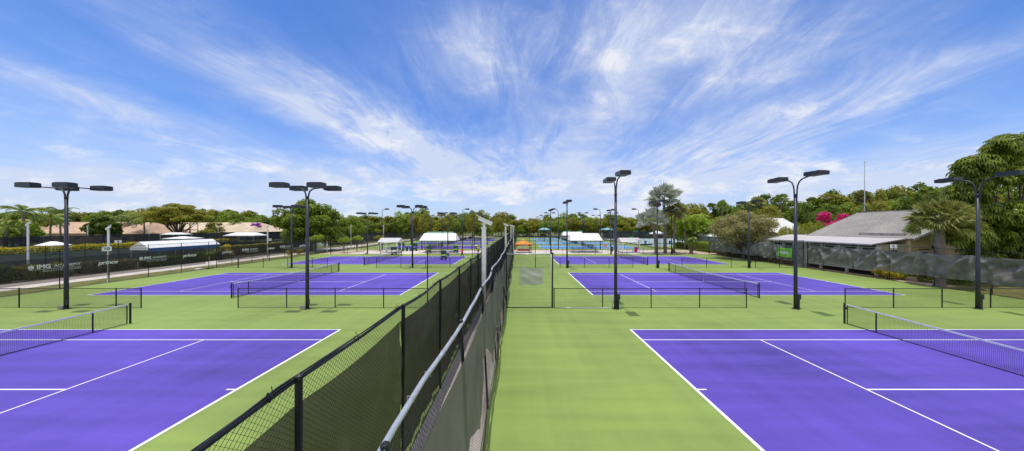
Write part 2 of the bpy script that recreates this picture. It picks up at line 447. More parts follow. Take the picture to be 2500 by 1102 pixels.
drape(t, 0, 122, 3.2, .2, M_screenB, seed=43, amp=.04, side=-1, du=.8, nv=4)
t = fence((-54, 75), (-100, 75), 3.0, 'black fence with navy screen across the clay courts on the left', pitch=.14, r=.006)
drape(t, 0, 46, 1.4, .2, M_screenB, seed=44, amp=.03, side=1, du=.8, nv=4)

t = fence((36.1, 5), (36.1, 36.6), 3.33, 'tall black fence with wrinkled grey windscreen before the shingle-roofed clubhouse and lawn', pitch=.06, r=.0022, start=1.9, ps=3.1)
right_fence = t
drape(t, 0, 31.4, 2.93, .92, M_screenG, seed=51, amp=.16, side=1, du=.07, nv=30, sag=.10, scal=-.14, folds=1.2, off=.02)
t = fence((36.1, 38.2), (36.1, 55.5), 3.2, 'tall black fence with wrinkled dark screen beneath the grey-brown tree', pitch=.07, r=.0025, start=.0, ps=3.1)
drape(t, 0, 17.2, 2.85, .85, M_screenG, seed=53, amp=.15, side=1, du=.08, nv=22, sag=.10, scal=-.14, folds=1.2, off=.02)
# screened gate between them
t = thing('gate', 'black screened gate beside the lime green banner', 'gate', (36.1, 36.7, 0), PI/2)
b = MB()
for u in (0, 1.42): b.tube([(u, 0, .05), (u, 0, 3.3)], .032, 8)
for z in (2.25, 3.3): b.tube([(0, 0, z), (1.42, 0, z)], .022, 8)
b.build('gate_frame', M_black, t)
b = MB(); 
for u in (.12, 1.3): b.tube([(u, .03, .1), (u, .03, 2.15)], .02, 8)
for z in (.1, 1.15, 2.15): b.tube([(.12, .03, z), (1.3, .03, z)], .02, 8)
b.build('gate_leaf', M_galv, t)
drape(t, .1, 1.32, 2.15, .1, M_screenG, seed=54, amp=.03, side=1, ties=1.2, du=.08)
drape(t, .02, 1.4, 3.25, 2.3, M_screenG, seed=55, amp=.02, side=1, ties=1.4, du=.08)

# --- cross fences between court rows: low in the middle of each side, tall by the long fences
RN = {18.8: 'first cross-fence row', 37.15: 'second cross-fence row', 55.5: 'third row before the plaza', 66.2: 'row at the far edge of the plaza', 84.2: 'row behind the first blue court', 102.5: 'row behind the second blue court', 120.8: 'row behind the third blue court', 140: 'last row before the wood'}
def low(x0, x1, y, lab, pitch=.052, h=1.24):
    return fence((x0, y), (x1, y), h, lab, group='low chain-link fences between the courts', pitch=pitch, r=.0024*pitch/.052, start=0, ps=3.1)
low(2.3, 14.6, 18.8, 'low black chain-link fence from the tall gate to the near right net')
low(20.9, 33, 18.8, 'low black chain-link fence behind the near right net, running out of frame right')
low(-17.9, -5.8, 18.8, 'low black chain-link fence in front of the left middle court')
low(-35, -24.1, 18.8, 'low black chain-link fence at the far left behind the near left net')
low(2.2, 14.5, 37.15, 'low black fence behind the right middle court, on its left half', .06)
low(20.7, 33, 37.15, 'low black fence behind the right middle court, on its right half', .06)
low(-17.9, -5.8, 37.15, 'low black fence behind the left middle court, towards the middle', .06)
low(-35.3, -24.1, 37.15, 'low black fence behind the left middle court, towards the lawn', .06)
low(2.2, 17, 55.5, 'low black fence before the right bleacher canopy', .08)
low(20.5, 33, 55.5, 'low black fence before the bismarck palms', .08)
low(-17.5, -5.8, 55.5, 'low black fence before the left bleacher canopy', .08)
low(-35.3, -24, 55.5, 'low black fence before the small topiary trees on the left', .08)
for i, y in enumerate((66.2, 84.2, 102.5, 120.8)):
    w = ('first', 'second', 'third', 'fourth')[i]
    low(2.2, 31, y, 'low black fence, %s of the rows crossing the blue courts' % w, .16)
    low(-35.3, -5.8, y, 'low black fence, %s of the rows crossing the far purple courts' % w, .16)
def tall(x0, x1, y, lab, pitch=.06, ps=3.3, h=HF):
    return fence((x0, y), (x1, y), h, lab, group='tall fence ends between the courts', pitch=pitch, r=.0024*pitch/.052, ps=ps, pr=.036)
gate = thing('chain_link_gate', 'tall chain-link panel with silver frame and grey patch beside the middle fences', 'gate', (-.75, 18.8, 0))
chain(MB(), 2.95, .05, 3.42, .052, .0024).build('chain_link', M_wire, gate)
sm(MB().tube([(0, 0, 3.44), (2.86, 0, 3.44)], .032, 8)).build('top_rail', M_galv, gate)
sm(MB().tube([(2.86, -.01, 3.44), (2.88, -.01, .06)], .022, 8)).build('side_rail', M_galv, gate)
sm(MB().tube([(0, 0, .04), (2.9, 0, .04)], .02, 8)).build('bottom_rail', M_black, gate)
put_post(gate, 2.95, 3.5, .045); put_post(gate, 0, 3.44, .035)
rg = random.Random(4)
b = MB(); b.grid(lambda u, v: (.82+1.5*u, -.03-.03*mnoise.noise(Vector((u*3, v*3, 1)))-.012*math.sin(u*9+v*14), 1.48+1.07*v+.02*math.sin(u*8)), 24, 18); b.smooth = True
b.build('patch', mat('grey_cloth', (.50, .53, .50), .6, alpha=.84, scale=1.2, var=.08), gate)
b = MB(); b.tube([(3.0, -.06, .02), (4.2, -.05, .03), (5.6, -.06, .02), (6.65, -.05, .04), (6.75, -.06, .14), (6.76, -.1, .9)], .022, 6)
tag(sm(b).build('conduit', M_galv), 'pale conduit pipe lying along the foot of the low fence beside the right floodlight', 'pipe').location = (-.75, 18.75, 0)
tall(-5.8, -2.6, 18.8, 'tall black chain-link panel between the left low fence and the middle fence')
for y, nm in ((37.15, 'second row'), (55.5, 'third row, before the plaza')):
    tall(-5.8, -2.6, y, 'tall black panel left of the middle fences, %s' % nm)
    tall(-.75, 2.17, y, 'tall black panel right of the middle fences, %s' % nm)
    tall(33, 36, y, 'tall black panel against the right side fence, %s' % nm)
    tall(-38.1, -35.4, y, 'tall black panel against the left side fence, %s' % nm)
tall(-24, -18, 66.2, 'tall black fence panel behind the left litter bins', .1, 3)
tall(-38.2, -2.6, 141, 'tall black fence across the end of the far purple courts', .16, 3.05)
t = tall(-.8, 33.5, 141, 'tall dark screened fence across the end of the blue courts', .16, 3.05)
t = tall(33.5, 33.51+.01, 70, 'bare black post at the corner of the blue courts', .1, 3)
t = fence((33.6, 66.3), (33.6, 140.8), 3.3, 'tall bare black fence along the right edge of the blue courts', pitch=.14, r=.0055)
t = fence((37, 78), (96, 78), 3.3, 'tall black fence in front of the pale grey courts', pitch=.14, r=.0055)
t = fence((37, 128), (120, 128), 3.3, 'tall green-black screened fence behind the pale grey courts', pitch=.16, r=.006)
drape(t, 0, 83, 3.2, .2, M_screenB, seed=61, amp=.03, side=-1, du=.8, nv=4)

# ------------------------------------------------------------------ nets
def make_net():
    t = thing('tennis_net', '', 'net', (0, 0, 0))
    def top(v): a = abs(v)/6.4; return .914+.156*(a**1.25)
    b = MB(); r = .0022
    n = 272; y0 = 6.28
    for i in range(n+1):
        v = -y0+2*y0*i/n; zt = top(v)
        off = lambda z: .05*math.sin(PI*min(1, z/zt))*(.6+.4*math.sin(v*.9))
        zs = [.03, zt*.33, zt*.66, zt-.04]; vs = []; fs = []
        for z in zs:
            x = -off(z)
            vs += [(x, v-r, z), (x+r*1.5, v+r, z), (x-r*1.5, v+r, z)]
        for k in range(3):
            for a in range(3): fs.append((k*3+a, k*3+(a+1) % 3, k*3+3+(a+1) % 3, k*3+3+a))
        b.add(vs, fs)
    for j in range(22):
        q = j/22
        pts = []
        for i in range(41):
            v = -y0+2*y0*i/40; zt = top(v); z = .03+(zt-.05)*q
            pts.append((-.05*math.sin(PI*min(1, z/zt))*(.6+.4*math.sin(v*.9)), v, z))
        b.tube(pts, r*1.1, 3, False)
    b.build('net_mesh', M_cord, t)
    b = MB(); b.grid(lambda a, c: ((-.013, .013, .013, -.013, -.013)[round(c*4)], -6.3+12.6*a, top(-6.3+12.6*a)-(0, 0, .062, .062, 0)[round(c*4)]), 44, 4)
    b.build('headband', M_band, t)
    MB().tube([(-.004, -6.28, .035), (-.004, 0, .02), (-.004, 6.28, .035)], .016, 5).build('bottom_cord', M_cord, t)
    b = MB(); b.box((.018, 0, .46), (.006, .05, .91)); b.box((-.018, 0, .46), (.006, .05, .91)); b.build('centre_strap', M_band, t)
    for s in (-1, 1):
        b = MB(); b.tube([(0, 6.4*s, 0), (0, 6.4*s, 1.07)], .045, 10); b.tube([(0, 6.4*s, 1.07), (0, 6.4*s, 1.10)], [.048, .03], 10)
        if s > 0: b.box((.06, 6.4*s, .82), (.06, .05, .12)); b.tube([(.08, 6.4*s, .82), (.16, 6.4*s, .82)], .02, 6)
        b.build('net_post', M_black, t)
        b = MB(); b.tube([(0, 6.27*s, .05), (0, 6.26*s, 1.02)], .022, 6); b.build('lacing_bar', M_black, t)
        b = MB(); b.box((.03, 5.03*s, .52), (.03, .045, 1.04)); b.build('singles_stick', M_black, t)
    return t
net0 = make_net()
netl = [(CXR, ROWS[0], 'tennis net on the nearest right purple court, running off the right edge'), (CXL, ROWS[0], 'tennis net on the nearest left purple court, running off the left edge'),
 (CXR, ROWS[1], 'tennis net on the right middle purple court, with white centre strap'), (CXL, ROWS[1], 'tennis net on the left middle purple court behind the tall floodlight'),
 (CXR, ROWS[2], 'tennis net on the third right purple court before the palms'), (CXL, ROWS[2], 'tennis net on the third left purple court before the white gazebo')]
for i, cy in enumerate(FAR):
    w = ('nearest', 'second', 'third', 'farthest')[i]
    netl += [(CXR, cy, 'tennis net on the %s blue court beyond the plaza' % w), (CXL, cy, 'tennis net on the %s purple court beyond the plaza' % w)]
for i, (x, y, lab) in enumerate(netl):
    o = net0 if i == 0 else copy_tree(net0)
    o.location = (x, y, .006); o['label'] = lab; o['group'] = 'tennis nets'
    if x < 0: o.rotation_euler.z = PI

# ------------------------------------------------------------------ floodlights
def lampbox(t, c, d, rx=0, ry=0):
    b = MB(); b.box(c, d, 0, rx, ry); b.box((c[0], c[1], c[2]+d[2]/2+.012), (d[0]*.9, d[1]*.9, .02), 0, rx, ry)
    for k in (-.3, 0, .3): b.box((c[0], c[1]+d[1]*k, c[2]+d[2]/2+.03), (d[0]*.8, .015, .02), 0, rx, ry)
    h = b.build('lamp_head', M_pole, t)
    b = MB()
    n = 5
    for k in range(n):
        q = (k-(n-1)/2)/n
        b.box((c[0], c[1]+d[1]*q*.92, c[2]-d[2]/2-.006), (d[0]*.86, d[1]/n*.62, .012), 0, rx, ry)
    b.build('lens', M_lens, h)
def make_flood(kind, box):
    t = thing('floodlight_pole', '', 'floodlight', (0, 0, 0))
    ht = 7.15 if kind == 'R' else 7.0
    b = MB(); b.tube([(0, 0, 0), (0, 0, 2), (0, 0, ht)], [.105, .098, .075], 12); b.tube([(0, 0, 0), (0, 0, .03)], .2, 12); b.tube([(0, 0, ht), (0, 0, ht+.12)], [.095, .08], 12)
    sm(b).build('pole', M_pole, t)
    if kind == 'R':
        for s in (-1, 1):
            p = [(0, .05*s, ht-.45), (0, .085*s, ht-.1), (0, .10*s, ht+.35), (0, .14*s, ht+.62), (0, .24*s, ht+.84), (0, .42*s, ht+.98), (0, .62*s, ht+1.04), (0, .85*s, ht+1.08)]
            sm(MB().tube(p, .042, 8)).build('arm', M_pole, t)
            lampbox(t, (0, 1.28*s, ht+1.17), (.62, .92, .22), rx=-.05*s)
    else:
        for s in (-1, 1):
            p = [(.05*s, 0, ht-.4), (.07*s, 0, ht), (.09*s, 0, ht+.22), (.16*s, 0, ht+.42), (.30*s, 0, ht+.55), (.5*s, 0, ht+.61), (.78*s, 0, ht+.63)]
            sm(MB().tube(p, .045, 8)).build('arm', M_pole, t)
            sm(MB().tube([(.86*s, -.75, ht+.64), (.86*s, .75, ht+.64)], .035, 8)).build('crossbar', M_pole, t)
            for q in (-1, 1): lampbox(t, (1.12*s, .78*q, ht+.70), (.92, .44, .27), rx=0)
    if box == 'ctrl':
        b = MB(); b.box((.16, -.02, .78), (.2, .16, .32)); b.box((.16, -.02, .3), (.1, .1, .62)); b.build('control_box', M_pole, t)
    else:
        b = MB(); b.box((-.18, -.05, .12), (.3, .2, .22)); b.build('junction_box', mat('grey_box', (.3, .3, .28), .6), t)
        b = MB(); b.box((.1, -.03, .45), (.1, .1, .35)); b.build('access_box', M_pole, t)
    return t
fr = make_flood('R', 'ctrl'); fl = make_flood('L', 'base')
fx_r = [(6.15, 'leftmost of three at right'), (17.5, 'middle of three at right'), (29.0, 'rightmost of three at right')]
fx_l = [(-28.5, 'far left'), (-13.3, 'nearer the middle')]
fy = [(18.55, 'nearest row'), (37.0, 'second row'), (55.6, 'third row by the plaza')]
first = True
for y, yl in fy:
    for x, xl in fx_r:
        o = fr if first else copy_tree(fr); first = False
        o.location = (x, y, 0); o['label'] = 'dark two-headed gooseneck floodlight, %s, %s' % (xl, yl); o['group'] = 'two-headed floodlights'
first = True
for y, yl in fy:
    for x, xl in fx_l:
        o = fl if first else copy_tree(fl); first = False
        o.location = (x, y, 0); o['label'] = 'dark four-headed floodlight at left, %s, %s' % (xl, yl); o['group'] = 'four-headed floodlights'
def make_dome(dirs):
    t = thing('court_lamp', '', 'lamp post')
    b = MB(); b.tube([(0, 0, 0), (0, 0, 5), (0, 0, 8.1)], [.115, .10, .075], 8); sm(b).build('pole', M_pole, t)
    for s in dirs:
        sm(MB().tube([(0, 0, 8.0), (.03*s, 0, 8.6), (.15*s, 0, 8.95), (.38*s, 0, 9.15), (.7*s, 0, 9.2)], .05, 6)).build('arm', M_pole, t)
        b = MB(); b.ball((1.1*s, 0, 9.08), (.55, .42, .34), 14, 6, 0); b.smooth = True; h = b.build('lamp_head', M_pole, t)
        b = MB(); b.tube([(1.1*s, 0, 9.03), (1.1*s, 0, 9.075)], [.36, .38], 12); b.build('lens', M_lens, h)
    return t
d1 = make_dome((1,)); d2 = make_dome((-1, 1)); used1 = used2 = False
cols = [(-30.8, 'left side of far purple side'), (-21.8, 'middle of far purple side'), (-12.6, 'right side of far purple side'), (9.1, 'left side of blue side'), (18.6, 'middle of blue side'), (27.3, 'right side of blue side')]
for y, yl in ((66.6, 'at the plaza'), (84.6, 'behind the first far court'), (103, 'behind the second far court'), (121, 'behind the third far court')):
    for x, xl in cols:
        if y < 70:
            if used1: o = copy_tree(d1)
            else: o = d1; used1 = True
            if x > 0: o.rotation_euler.z = PI
            o['label'] = 'dark single dome lamp %s, %s' % (yl, xl)
        else:
            o = copy_tree(d2) if used2 else d2; used2 = True
            o['label'] = 'dark twin dome lamp %s, %s' % (yl, xl)
        o.location = (x, y, 0); o['group'] = 'dome lamps over the far courts'

# ------------------------------------------------------------------ white camera masts
def make_mast(h=5.3):
    t = thing('camera_mast', '', 'camera mast')
    b = MB(); b.box((0, 0, h/2-.1), (.20, .20, h-.2)); b.box((0, 0, h-.17), (.24, .24, .1)); b.box((0, 0, .02), (.34, .34, .04)); b.build('pole', M_white, t)
    b = MB(); b.box((0, 0, h-.05), (.1, .1, .2)); b.box((.0, 0, h+.03), (.2, .16, .06)); b.build('bracket', M_white, t)
    b = MB(); b.box((.07, -.03, h+.17), (.72, .2, .19), ry=.42); b.box((.03, -.03, h+.285), (.84, .24, .02), ry=.42); b.build('camera_housing', M_white, t)
    b = MB(); b.tube([(-.11, -.09, h-.2), (-.2, -.1, h-.5), (-.12, -.12, h-1.2), (-.13, -.12, 2.5), (.06, -.125, 1.2), (.1, -.125, 0)], .014, 5); b.build('cable', M_black, t)
    return t
m0 = make_mast()
masts = [(-1.72, 14.8, 0, 1, 'tall white camera mast standing between the two middle fences, the nearest one'),
 (-1.75, 41, 0, 1, 'white camera mast between the middle fences, second along'), (-1.75, 72, 0, 1, 'white camera mast between the middle fences, third along'), (-1.75, 98, 0, 1, 'white camera mast between the middle fences, fourth along'), (-1.75, 118, 0, 1, 'white camera mast between the middle fences, farthest'),
 (-38.45, 27.6, PI, .93, 'white camera mast on the left side fence beside the number sign'), (-52, 31.2, PI, 1, 'white camera mast behind the hedge at the far left'),
 (-38.5, 45.2, PI, .95, 'white camera mast on the left side fence before the big leafy tree'), (-39.8, 70, PI, 1, 'white camera mast by the path beyond the plaza'), (-39.8, 87, PI, 1, 'white camera mast farther up the path beyond the plaza'),
 (-101, 69, PI, .98, 'slim white mast before the first tan roof'), (-101, 80.5, PI, .98, 'slim white mast beside the second tan roof'), (-101, 99, PI, .98, 'slim white mast before the long tan roof'), (-88, 118, PI, .98, 'slim white mast left of the white shelter tent')]
for i, (x, y, rz, s, lab) in enumerate(masts):
    o = m0 if i == 0 else copy_tree(m0)
    o.location = (x, y, 0); o.rotation_euler.z = rz; o.scale = ((1, 1, s) if x > -30 else (.6, .5, s)); o['label'] = lab; o['group'] = 'white camera masts'
t = thing('white_post', 'bare white post with a round box at the left end of the plaza', 'post', (-39.9, 61.5, 0))
b = MB(); b.tube([(0, 0, 0), (-.1, 0, 3.5)], .09, 8); b.build('pole', M_white, t); b = MB(); b.ball((-.05, -.05, 1.35), (.22, .2, .4), 10, 8); sm(b).build('box', M_white, t)

# ------------------------------------------------------------------ canopies, gazebos, tents
def canopy(loc, w, d, eave, ridge, label, rz=0, ridge_axis='x', valance=M_tentblue, inset=.35, name='shade_canopy', nposts=3, roofm=None, hip=0, group=None, vh=.14):
    roofm = roofm or M_tent
    t = thing(name, label, 'canopy', loc, rz, group)
    b = MB(); x, y = w/2, d/2; i = inset
    vs = [(-x, -y, eave), (x, -y, eave), (x, y, eave), (-x, y, eave), (-x+i+hip, 0, ridge), (x-i-hip, 0, ridge)]
    vs2 = [(a*.992, c*.992, e-.03) for a, c, e in vs]
    b.add(vs+vs2, [(0, 1, 5, 4), (2, 3, 4, 5), (1, 2, 5), (3, 0, 4), (7, 6, 10, 11), (9, 8, 11, 10), (8, 7, 11), (6, 9, 10), (0, 6, 7, 1), (1, 7, 8, 2), (2, 8, 9, 3), (3, 9, 6, 0)])
    b.build('roof', roofm, t)
    if valance:
        b = MB(); h = vh
        for s in (-1, 1): b.box((0, s*(y-.03), eave-.03-h/2-.003), (w-.02, .02, h)); (None if h > .3 else b.box((s*(x-.03), 0, eave-.03-h/2-.003), (.02, d-.12, h)))
        b.build('valance', valance, t)
        if h > .3:
            b = MB()
            for s in (-1, 1): b.box((s*(x-.03), 0, eave-.03-.13), (.02, d-.12, .24))
            b.build('end_flap', M_tent, t)
    for k in range(nposts):
        for s in (-1, 1):
            px = -x+.12+(w-.24)*k/(nposts-1)
            b = MB(); b.tube([(px, s*(y-.12), 0), (px, s*(y-.12), eave-.04)], .04, 6); b.build('post', M_galv, t)
    b = MB()
    for s in (-1, 1): b.tube([(-x+.12, s*(y-.12), eave-.12), (x-.12, s*(y-.12), eave-.12)], .025, 5)
    for s in (-1, 1): b.tube([(s*(x-.12), -y+.12, eave-.12), (s*(x-.12), y-.12, eave-.12)], .025, 5)
    b.build('frame', M_galv, t)
    return t
canopy((-16.05, 60.6, 0), 7.3, 4.4, 2.45, 3.85, 'big white canopy over the bleachers on the left plaza')
canopy((13.6, 60.6, 0), 6.5, 4.4, 2.45, 3.85, 'big white canopy over the bleachers on the right plaza')
canopy((-50.3, 43.7, 0), 9.4, 2.6, 2.35, 3.2, 'long white marquee with blue sides beyond the left path', rz=PI/2, inset=0.0, nposts=4, vh=.42)
canopy((-86.9, 55, 0), 3.2, 2.6, 1.75, 2.45, 'small white tent among the yellow shrubs at the far left', valance=None, inset=1.0, nposts=2)
canopy((-92.5, 100, 0), 10.2, 6, 2.2, 3.3, 'white shelter tent before the long tan roof', valance=None, inset=1.5, nposts=3)
canopy((-66, 58, 0), 4.6, 3.5, 2.9, 3.3, 'low white tent top just behind the long marquee', valance=None, inset=2, nposts=2)
canopy((-86, 74, 0), 5, 3, 3.3, 3.75, 'white tent top before the dark fence left of the spreading tree', valance=None, inset=1.2, nposts=2)
canopy((10.0, 112, 0), 4.2, 3, 4.1, 4.75, 'pale blue shade sail behind the blue courts, left one', valance=None, inset=1.4, nposts=2, roofm=mat('skyblue_canvas', (.28, .55, .70), .7, trans=.2))
canopy((33.7, 112, 0), 4.8, 3, 4.1, 4.75, 'pale blue shade sail behind the blue courts, right one', valance=None, inset=3, nposts=2, roofm=MATS['skyblue_canvas'])
canopy((-15.4, 128, 0), 4.4, 4, 3.9, 4.7, 'small blue shade roof at the end of the far purple courts', valance=None, inset=2, nposts=2, roofm=MATS['skyblue_canvas'])
canopy((17, 92.5, 0), 6.5, 4, 2.5, 3.6, 'farther white canopy roof showing behind the right bleacher canopy')
canopy((-24.5, 92.5, 0), 9, 4, 2.6, 3.6, 'farther green-sided canopy behind the left bleacher canopy', roofm=mat('green_canvas', (.2, .36, .28), .7, trans=.15))
def gazebo(loc, lab):
    t = thing('gazebo', lab, 'gazebo', loc, 0, 'small white gazebos on the plaza')
    w, d, e, r = 4.1, 3.2, 2.15, 2.95
    b = MB(); nr = 20
    for s in (-1, 1):
        for k in range(nr):
            u0 = k/nr; u1 = (k+.92)/nr
            y0, y1 = s*d/2*(1-u0), s*d/2*(1-u1); z0, z1 = e+(r-e)*u0, e+(r-e)*u1
            b.add([(-w/2, y0, z0+.03), (w/2, y0, z0+.03), (w/2, y1, z1), (-w/2, y1, z1), (-w/2, y0, z0), (w/2, y0, z0)], [(0, 1, 2, 3), (4, 5, 1, 0), (0, 3, 4), (1, 5, 2)])
    b.build('roof', M_white, t)
    for a in (-1, 1):
        for c in (-1, 1):
            b = MB(); b.box((a*1.6, c*1.2, e/2+.1), (.13, .13, e+.2)); b.box((a*1.6-a*.25, c*1.2, e-.2), (.5, .06, .08), ry=a*.7); b.build('post', M_white, t)
    b = MB()
    for s in (-1, 1): b.box((0, s*1.2, e+.12), (3.7, .08, .16)); b.box((s*1.68, 0, e+.1), (.06, 2.6, .14))
    b.build('beam', M_white, t)
    b = MB(); b.box((0, .6, .45), (2.6, .35, .06))
    for q in (-1, 1): b.box((q*1.1, .6, .21), (.07, .3, .42))
    b.build('bench', M_white, t)
gazebo((-25.6, 59.3, 0), 'small white slatted gazebo left of the green cabinets')
gazebo((22.4, 59.6, 0), 'small white gazebo beside the magenta bin on the right')
def umbrella(loc, lab, r=2.3, h=4.0):
    t = thing('sun_umbrella', lab, 'umbrella', loc, 0, 'white sun umbrellas on the far right terrace')
    MB().tube([(0, 0, 0), (0, 0, h)], .05, 6).build('pole', M_galv, t)
    b = MB(); n = 8
    vs = [(0, 0, h)]+[(r*math.cos(2*PI*k/n+.2), r*math.sin(2*PI*k/n+.2), h-.85) for k in range(n)]+[(r*math.cos(2*PI*k/n+.2), r*math.sin(2*PI*k/n+.2), h-1.1) for k in range(n)]
    b.add(vs, [(0, k+1, (k+1) % n+1) for k in range(n)]+[(k+1, k+1+n, (k+1) % n+1+n, (k+1) % n+1) for k in range(n)]); b.build('canopy', M_tent, t)
umbrella((43.5, 92, 0), 'white sun umbrella left of the tall palm trunk'); umbrella((49.8, 92, 0), 'white sun umbrella right of the tall palm trunk')
# orange pop-up tent
M_or = mat('orange_canvas', (.80, .33, .02), .6, trans=.15); M_red = mat('red_canvas', (.62, .05, .015), .6, trans=.1)
t = thing('popup_tent', 'orange pop-up tent with red valance lettered in white beside the middle fences', 'tent', (1.05, 59.5, 0))
b = MB(); w = 1.62; e = 1.72; pk = 2.85
rings = [(w, e), (w*.72, e+.28), (w*.42, e+.52), (.3, e+.78), (.0, pk)]
for k in range(4):
    (a, za), (c, zc) = rings[k], rings[k+1]
    va = [(-a, -a, za), (a, -a, za), (a, a, za), (-a, a, za)]; vc = [(-c, -c, zc), (c, -c, zc), (c, c, zc), (-c, c, zc)]
    b.add(va+vc, [(i, (i+1) % 4, (i+1) % 4+4, i+4) for i in range(4)])
b.build('roof', M_or, t)
b = MB()
for s in (-1, 1): b.box((0, s*w, e-.17), (2*w-.04, .02, .33)); b.box((s*w, 0, e-.17), (.02, 2*w-.06, .33))
v = b.build('valance', M_red, t)
text_obj('GATORADE', 'lettering', .34, M_let, t, (0, -w-.02, e-.17), YR, offset=.008, spacing=1.05)
b = MB(); b.prism([(-.10, e+.62), (.16, e+.62), (.04, e+.46), (.18, e+.46), (-.14, e+.16), (-.02, e+.38), (-.2, e+.38)], -.9, -.88)
o = b.build('emblem', M_let, t); o.rotation_euler = (-.55, 0, 0); o.location = (0, -.92, -.15)
for a in (-1, 1):
    for c in (-1, 1): MB().box((a*1.55, c*1.55, .7), (.06, .06, 1.4)).build('leg', M_pole, t)
t = thing('folding_table', 'folding table with a red cloth under the orange tent', 'table', (1.05, 59.3, 0))
MB().box((0, 0, .72), (2.4, .75, .04)).build('tabletop', M_white, t)
MB().box((0, -.385, .52), (2.4, .01, .36)).build('cloth', M_red, t)
for s in (-1, 1): MB().box((s*1.05, 0, .35), (.05, .6, .7)).build('leg', M_galv, t)

def bleacher(loc, lab):
    t = thing('bleacher', lab, 'bleacher', loc, 0, 'bleachers under the white canopies')
    for k in range(4):
        b = MB(); b.box((0, k*.62-.9, .42+k*.26), (5.4, .28, .05)); b.build('seat_plank', mat('dark_plank', (.05, .055, .07), .5), t)
        b = MB(); b.box((0, k*.62-1.15, .16+k*.22), (5.4, .2, .04)); b.build('foot_plank', MATS['dark_plank'], t)
    for s in (-2.3, 0, 2.3):
        b = MB(); b.tube([(s, -1.1, 0), (s, -1.1, .4), (s, 1.0, 1.2), (s, 1.0, 0)], .03, 5); b.tube([(s, -1.1, .05), (s, 1.0, .05)], .03, 5); b.tube([(s, 0, .1), (s, 0, .8)], .03, 5); b.build('support', M_galv, t)
    b = MB(); b.tube([(-2.7, 1.15, 0), (-2.7, 1.15, 1.9), (2.7, 1.15, 1.9), (2.7, 1.15, 0)], .025, 5); b.tube([(-2.7, 1.15, 1.5), (2.7, 1.15, 1.5)], .02, 5); b.build('guard_rail', M_pole, t)
bleacher((-16, 60.8, 0), 'dark plank bleacher under the left white canopy'); bleacher((13.6, 60.8, 0), 'dark plank bleacher under the right white canopy')

# carts, bins, cabinets
M_dg = mat('dark_green_plastic', (.02, .09, .05), .5)
def cart(loc, lab, rz=0, s=1):
    t = thing('ball_cart', lab, 'cart', loc, rz, 'dark green court carts')
    b = MB(); b.box((0, 0, 1.12), (.8, .55, .5)); b.box((0, -.02, 1.39), (.86, .6, .04)); b.build('hopper', M_dg, t)
    b = MB(); b.box((0, 0, .42), (.8, .5, .3)); b.build('lower_tray', M_dg, t)
    b = MB()
    for a in (-1, 1):
        for c in (-1, 1): b.tube([(a*.36, c*.22, .12), (a*.36, c*.22, .9)], .02, 5)
    b.tube([(.36, -.22, .95), (.62, -.22, 1.05), (.62, .22, 1.05), (.36, .22, .95)], .02, 5)
    b.build('frame', M_black, t)
    for a in (-1, 1):
        for c in (-1, 1): sm(MB().tube([(a*.33, c*.28-.02, .12), (a*.33, c*.28+.02, .12)], .12, 12)).build('wheel', M_black, t)
    t.scale = (s, s, s)
    return t
cart((-11.75, 46.5, 0), 'dark green ball cart next to the player in the white shirt on court')
cart((X(962, 54.3), 54.3, 0), 'dark green cart at the edge of the third left court before the gazebo', s=1.05)
cart((X(980, 63), 63, 0), 'dark green cart right behind the white gazebo', s=1.25)
cart((X(1012, 63), 63, 0), 'dark green cart right of the blue bin', s=1.2)
cart((X(1047, 58), 58, 0), 'dark green cart at the left end of the left bleacher')
cart((X(1113, 58.6), 58.6, 0), 'dark green cart at the right end of the left bleacher')
def bin_(loc, m, lab):
    t = thing('litter_bin', lab, 'bin', loc, 0, 'litter bins on the plaza')
    b = MB(); b.tube([(0, 0, .05), (0, 0, .95)], [.24, .31], 12); b.tube([(0, 0, .93), (0, 0, .97)], .33, 12); b.build('body', m, t)
    b = MB(); b.tube([(0, 0, .97), (0, 0, 1.06)], [.32, .2], 12); b.build('lid', m, t)
M_bb = mat('blue_plastic', (.02, .10, .35), .45); M_gb = mat('grey_plastic', (.06, .06, .065), .5)
bin_((X(993.5, 62.6), 62.6, 0), M_gb, 'dark grey litter bin beside the blue one left of the floodlight'); bin_((X(1002.5, 62.6), 62.6, 0), M_bb, 'blue litter bin on the left plaza')
bin_((X(1494, 61.5), 61.5, 0), M_gb, 'dark grey litter bin behind the tall floodlight on the right plaza'); bin_((X(1504, 61.5), 61.5, 0), M_bb, 'blue litter bin on the right plaza')
bin_((X(1553, 60), 60, 0), mat('magenta_plastic', (.62, .02, .30), .45), 'magenta bin beside the right white gazebo')
bin_((X(1576, 88), 88, 0), M_bb, 'blue bin on the pale court left of the palm trunk'); bin_((X(1635, 88), 88, 0), M_bb, 'blue bin on the pale court right of the palm trunk')
t = thing('drink_cooler', 'red drinks cooler on a white stand by the middle fence', 'cooler', (X(1164, 56.8), 56.8, 0))
b = MB(); b.tube([(0, 0, .9), (0, 0, 1.5)], [.28, .3], 12); b.build('tank', mat('red_plastic', (.65, .03, .02), .4), t); MB().tube([(0, 0, 1.5), (0, 0, 1.62)], [.31, .26], 12).build('lid', M_white, t)
for a in (-1, 1):
    for c in (-1, 1): MB().box((a*.2, c*.2, .45), (.05, .05, .9)).build('leg', M_white, t)
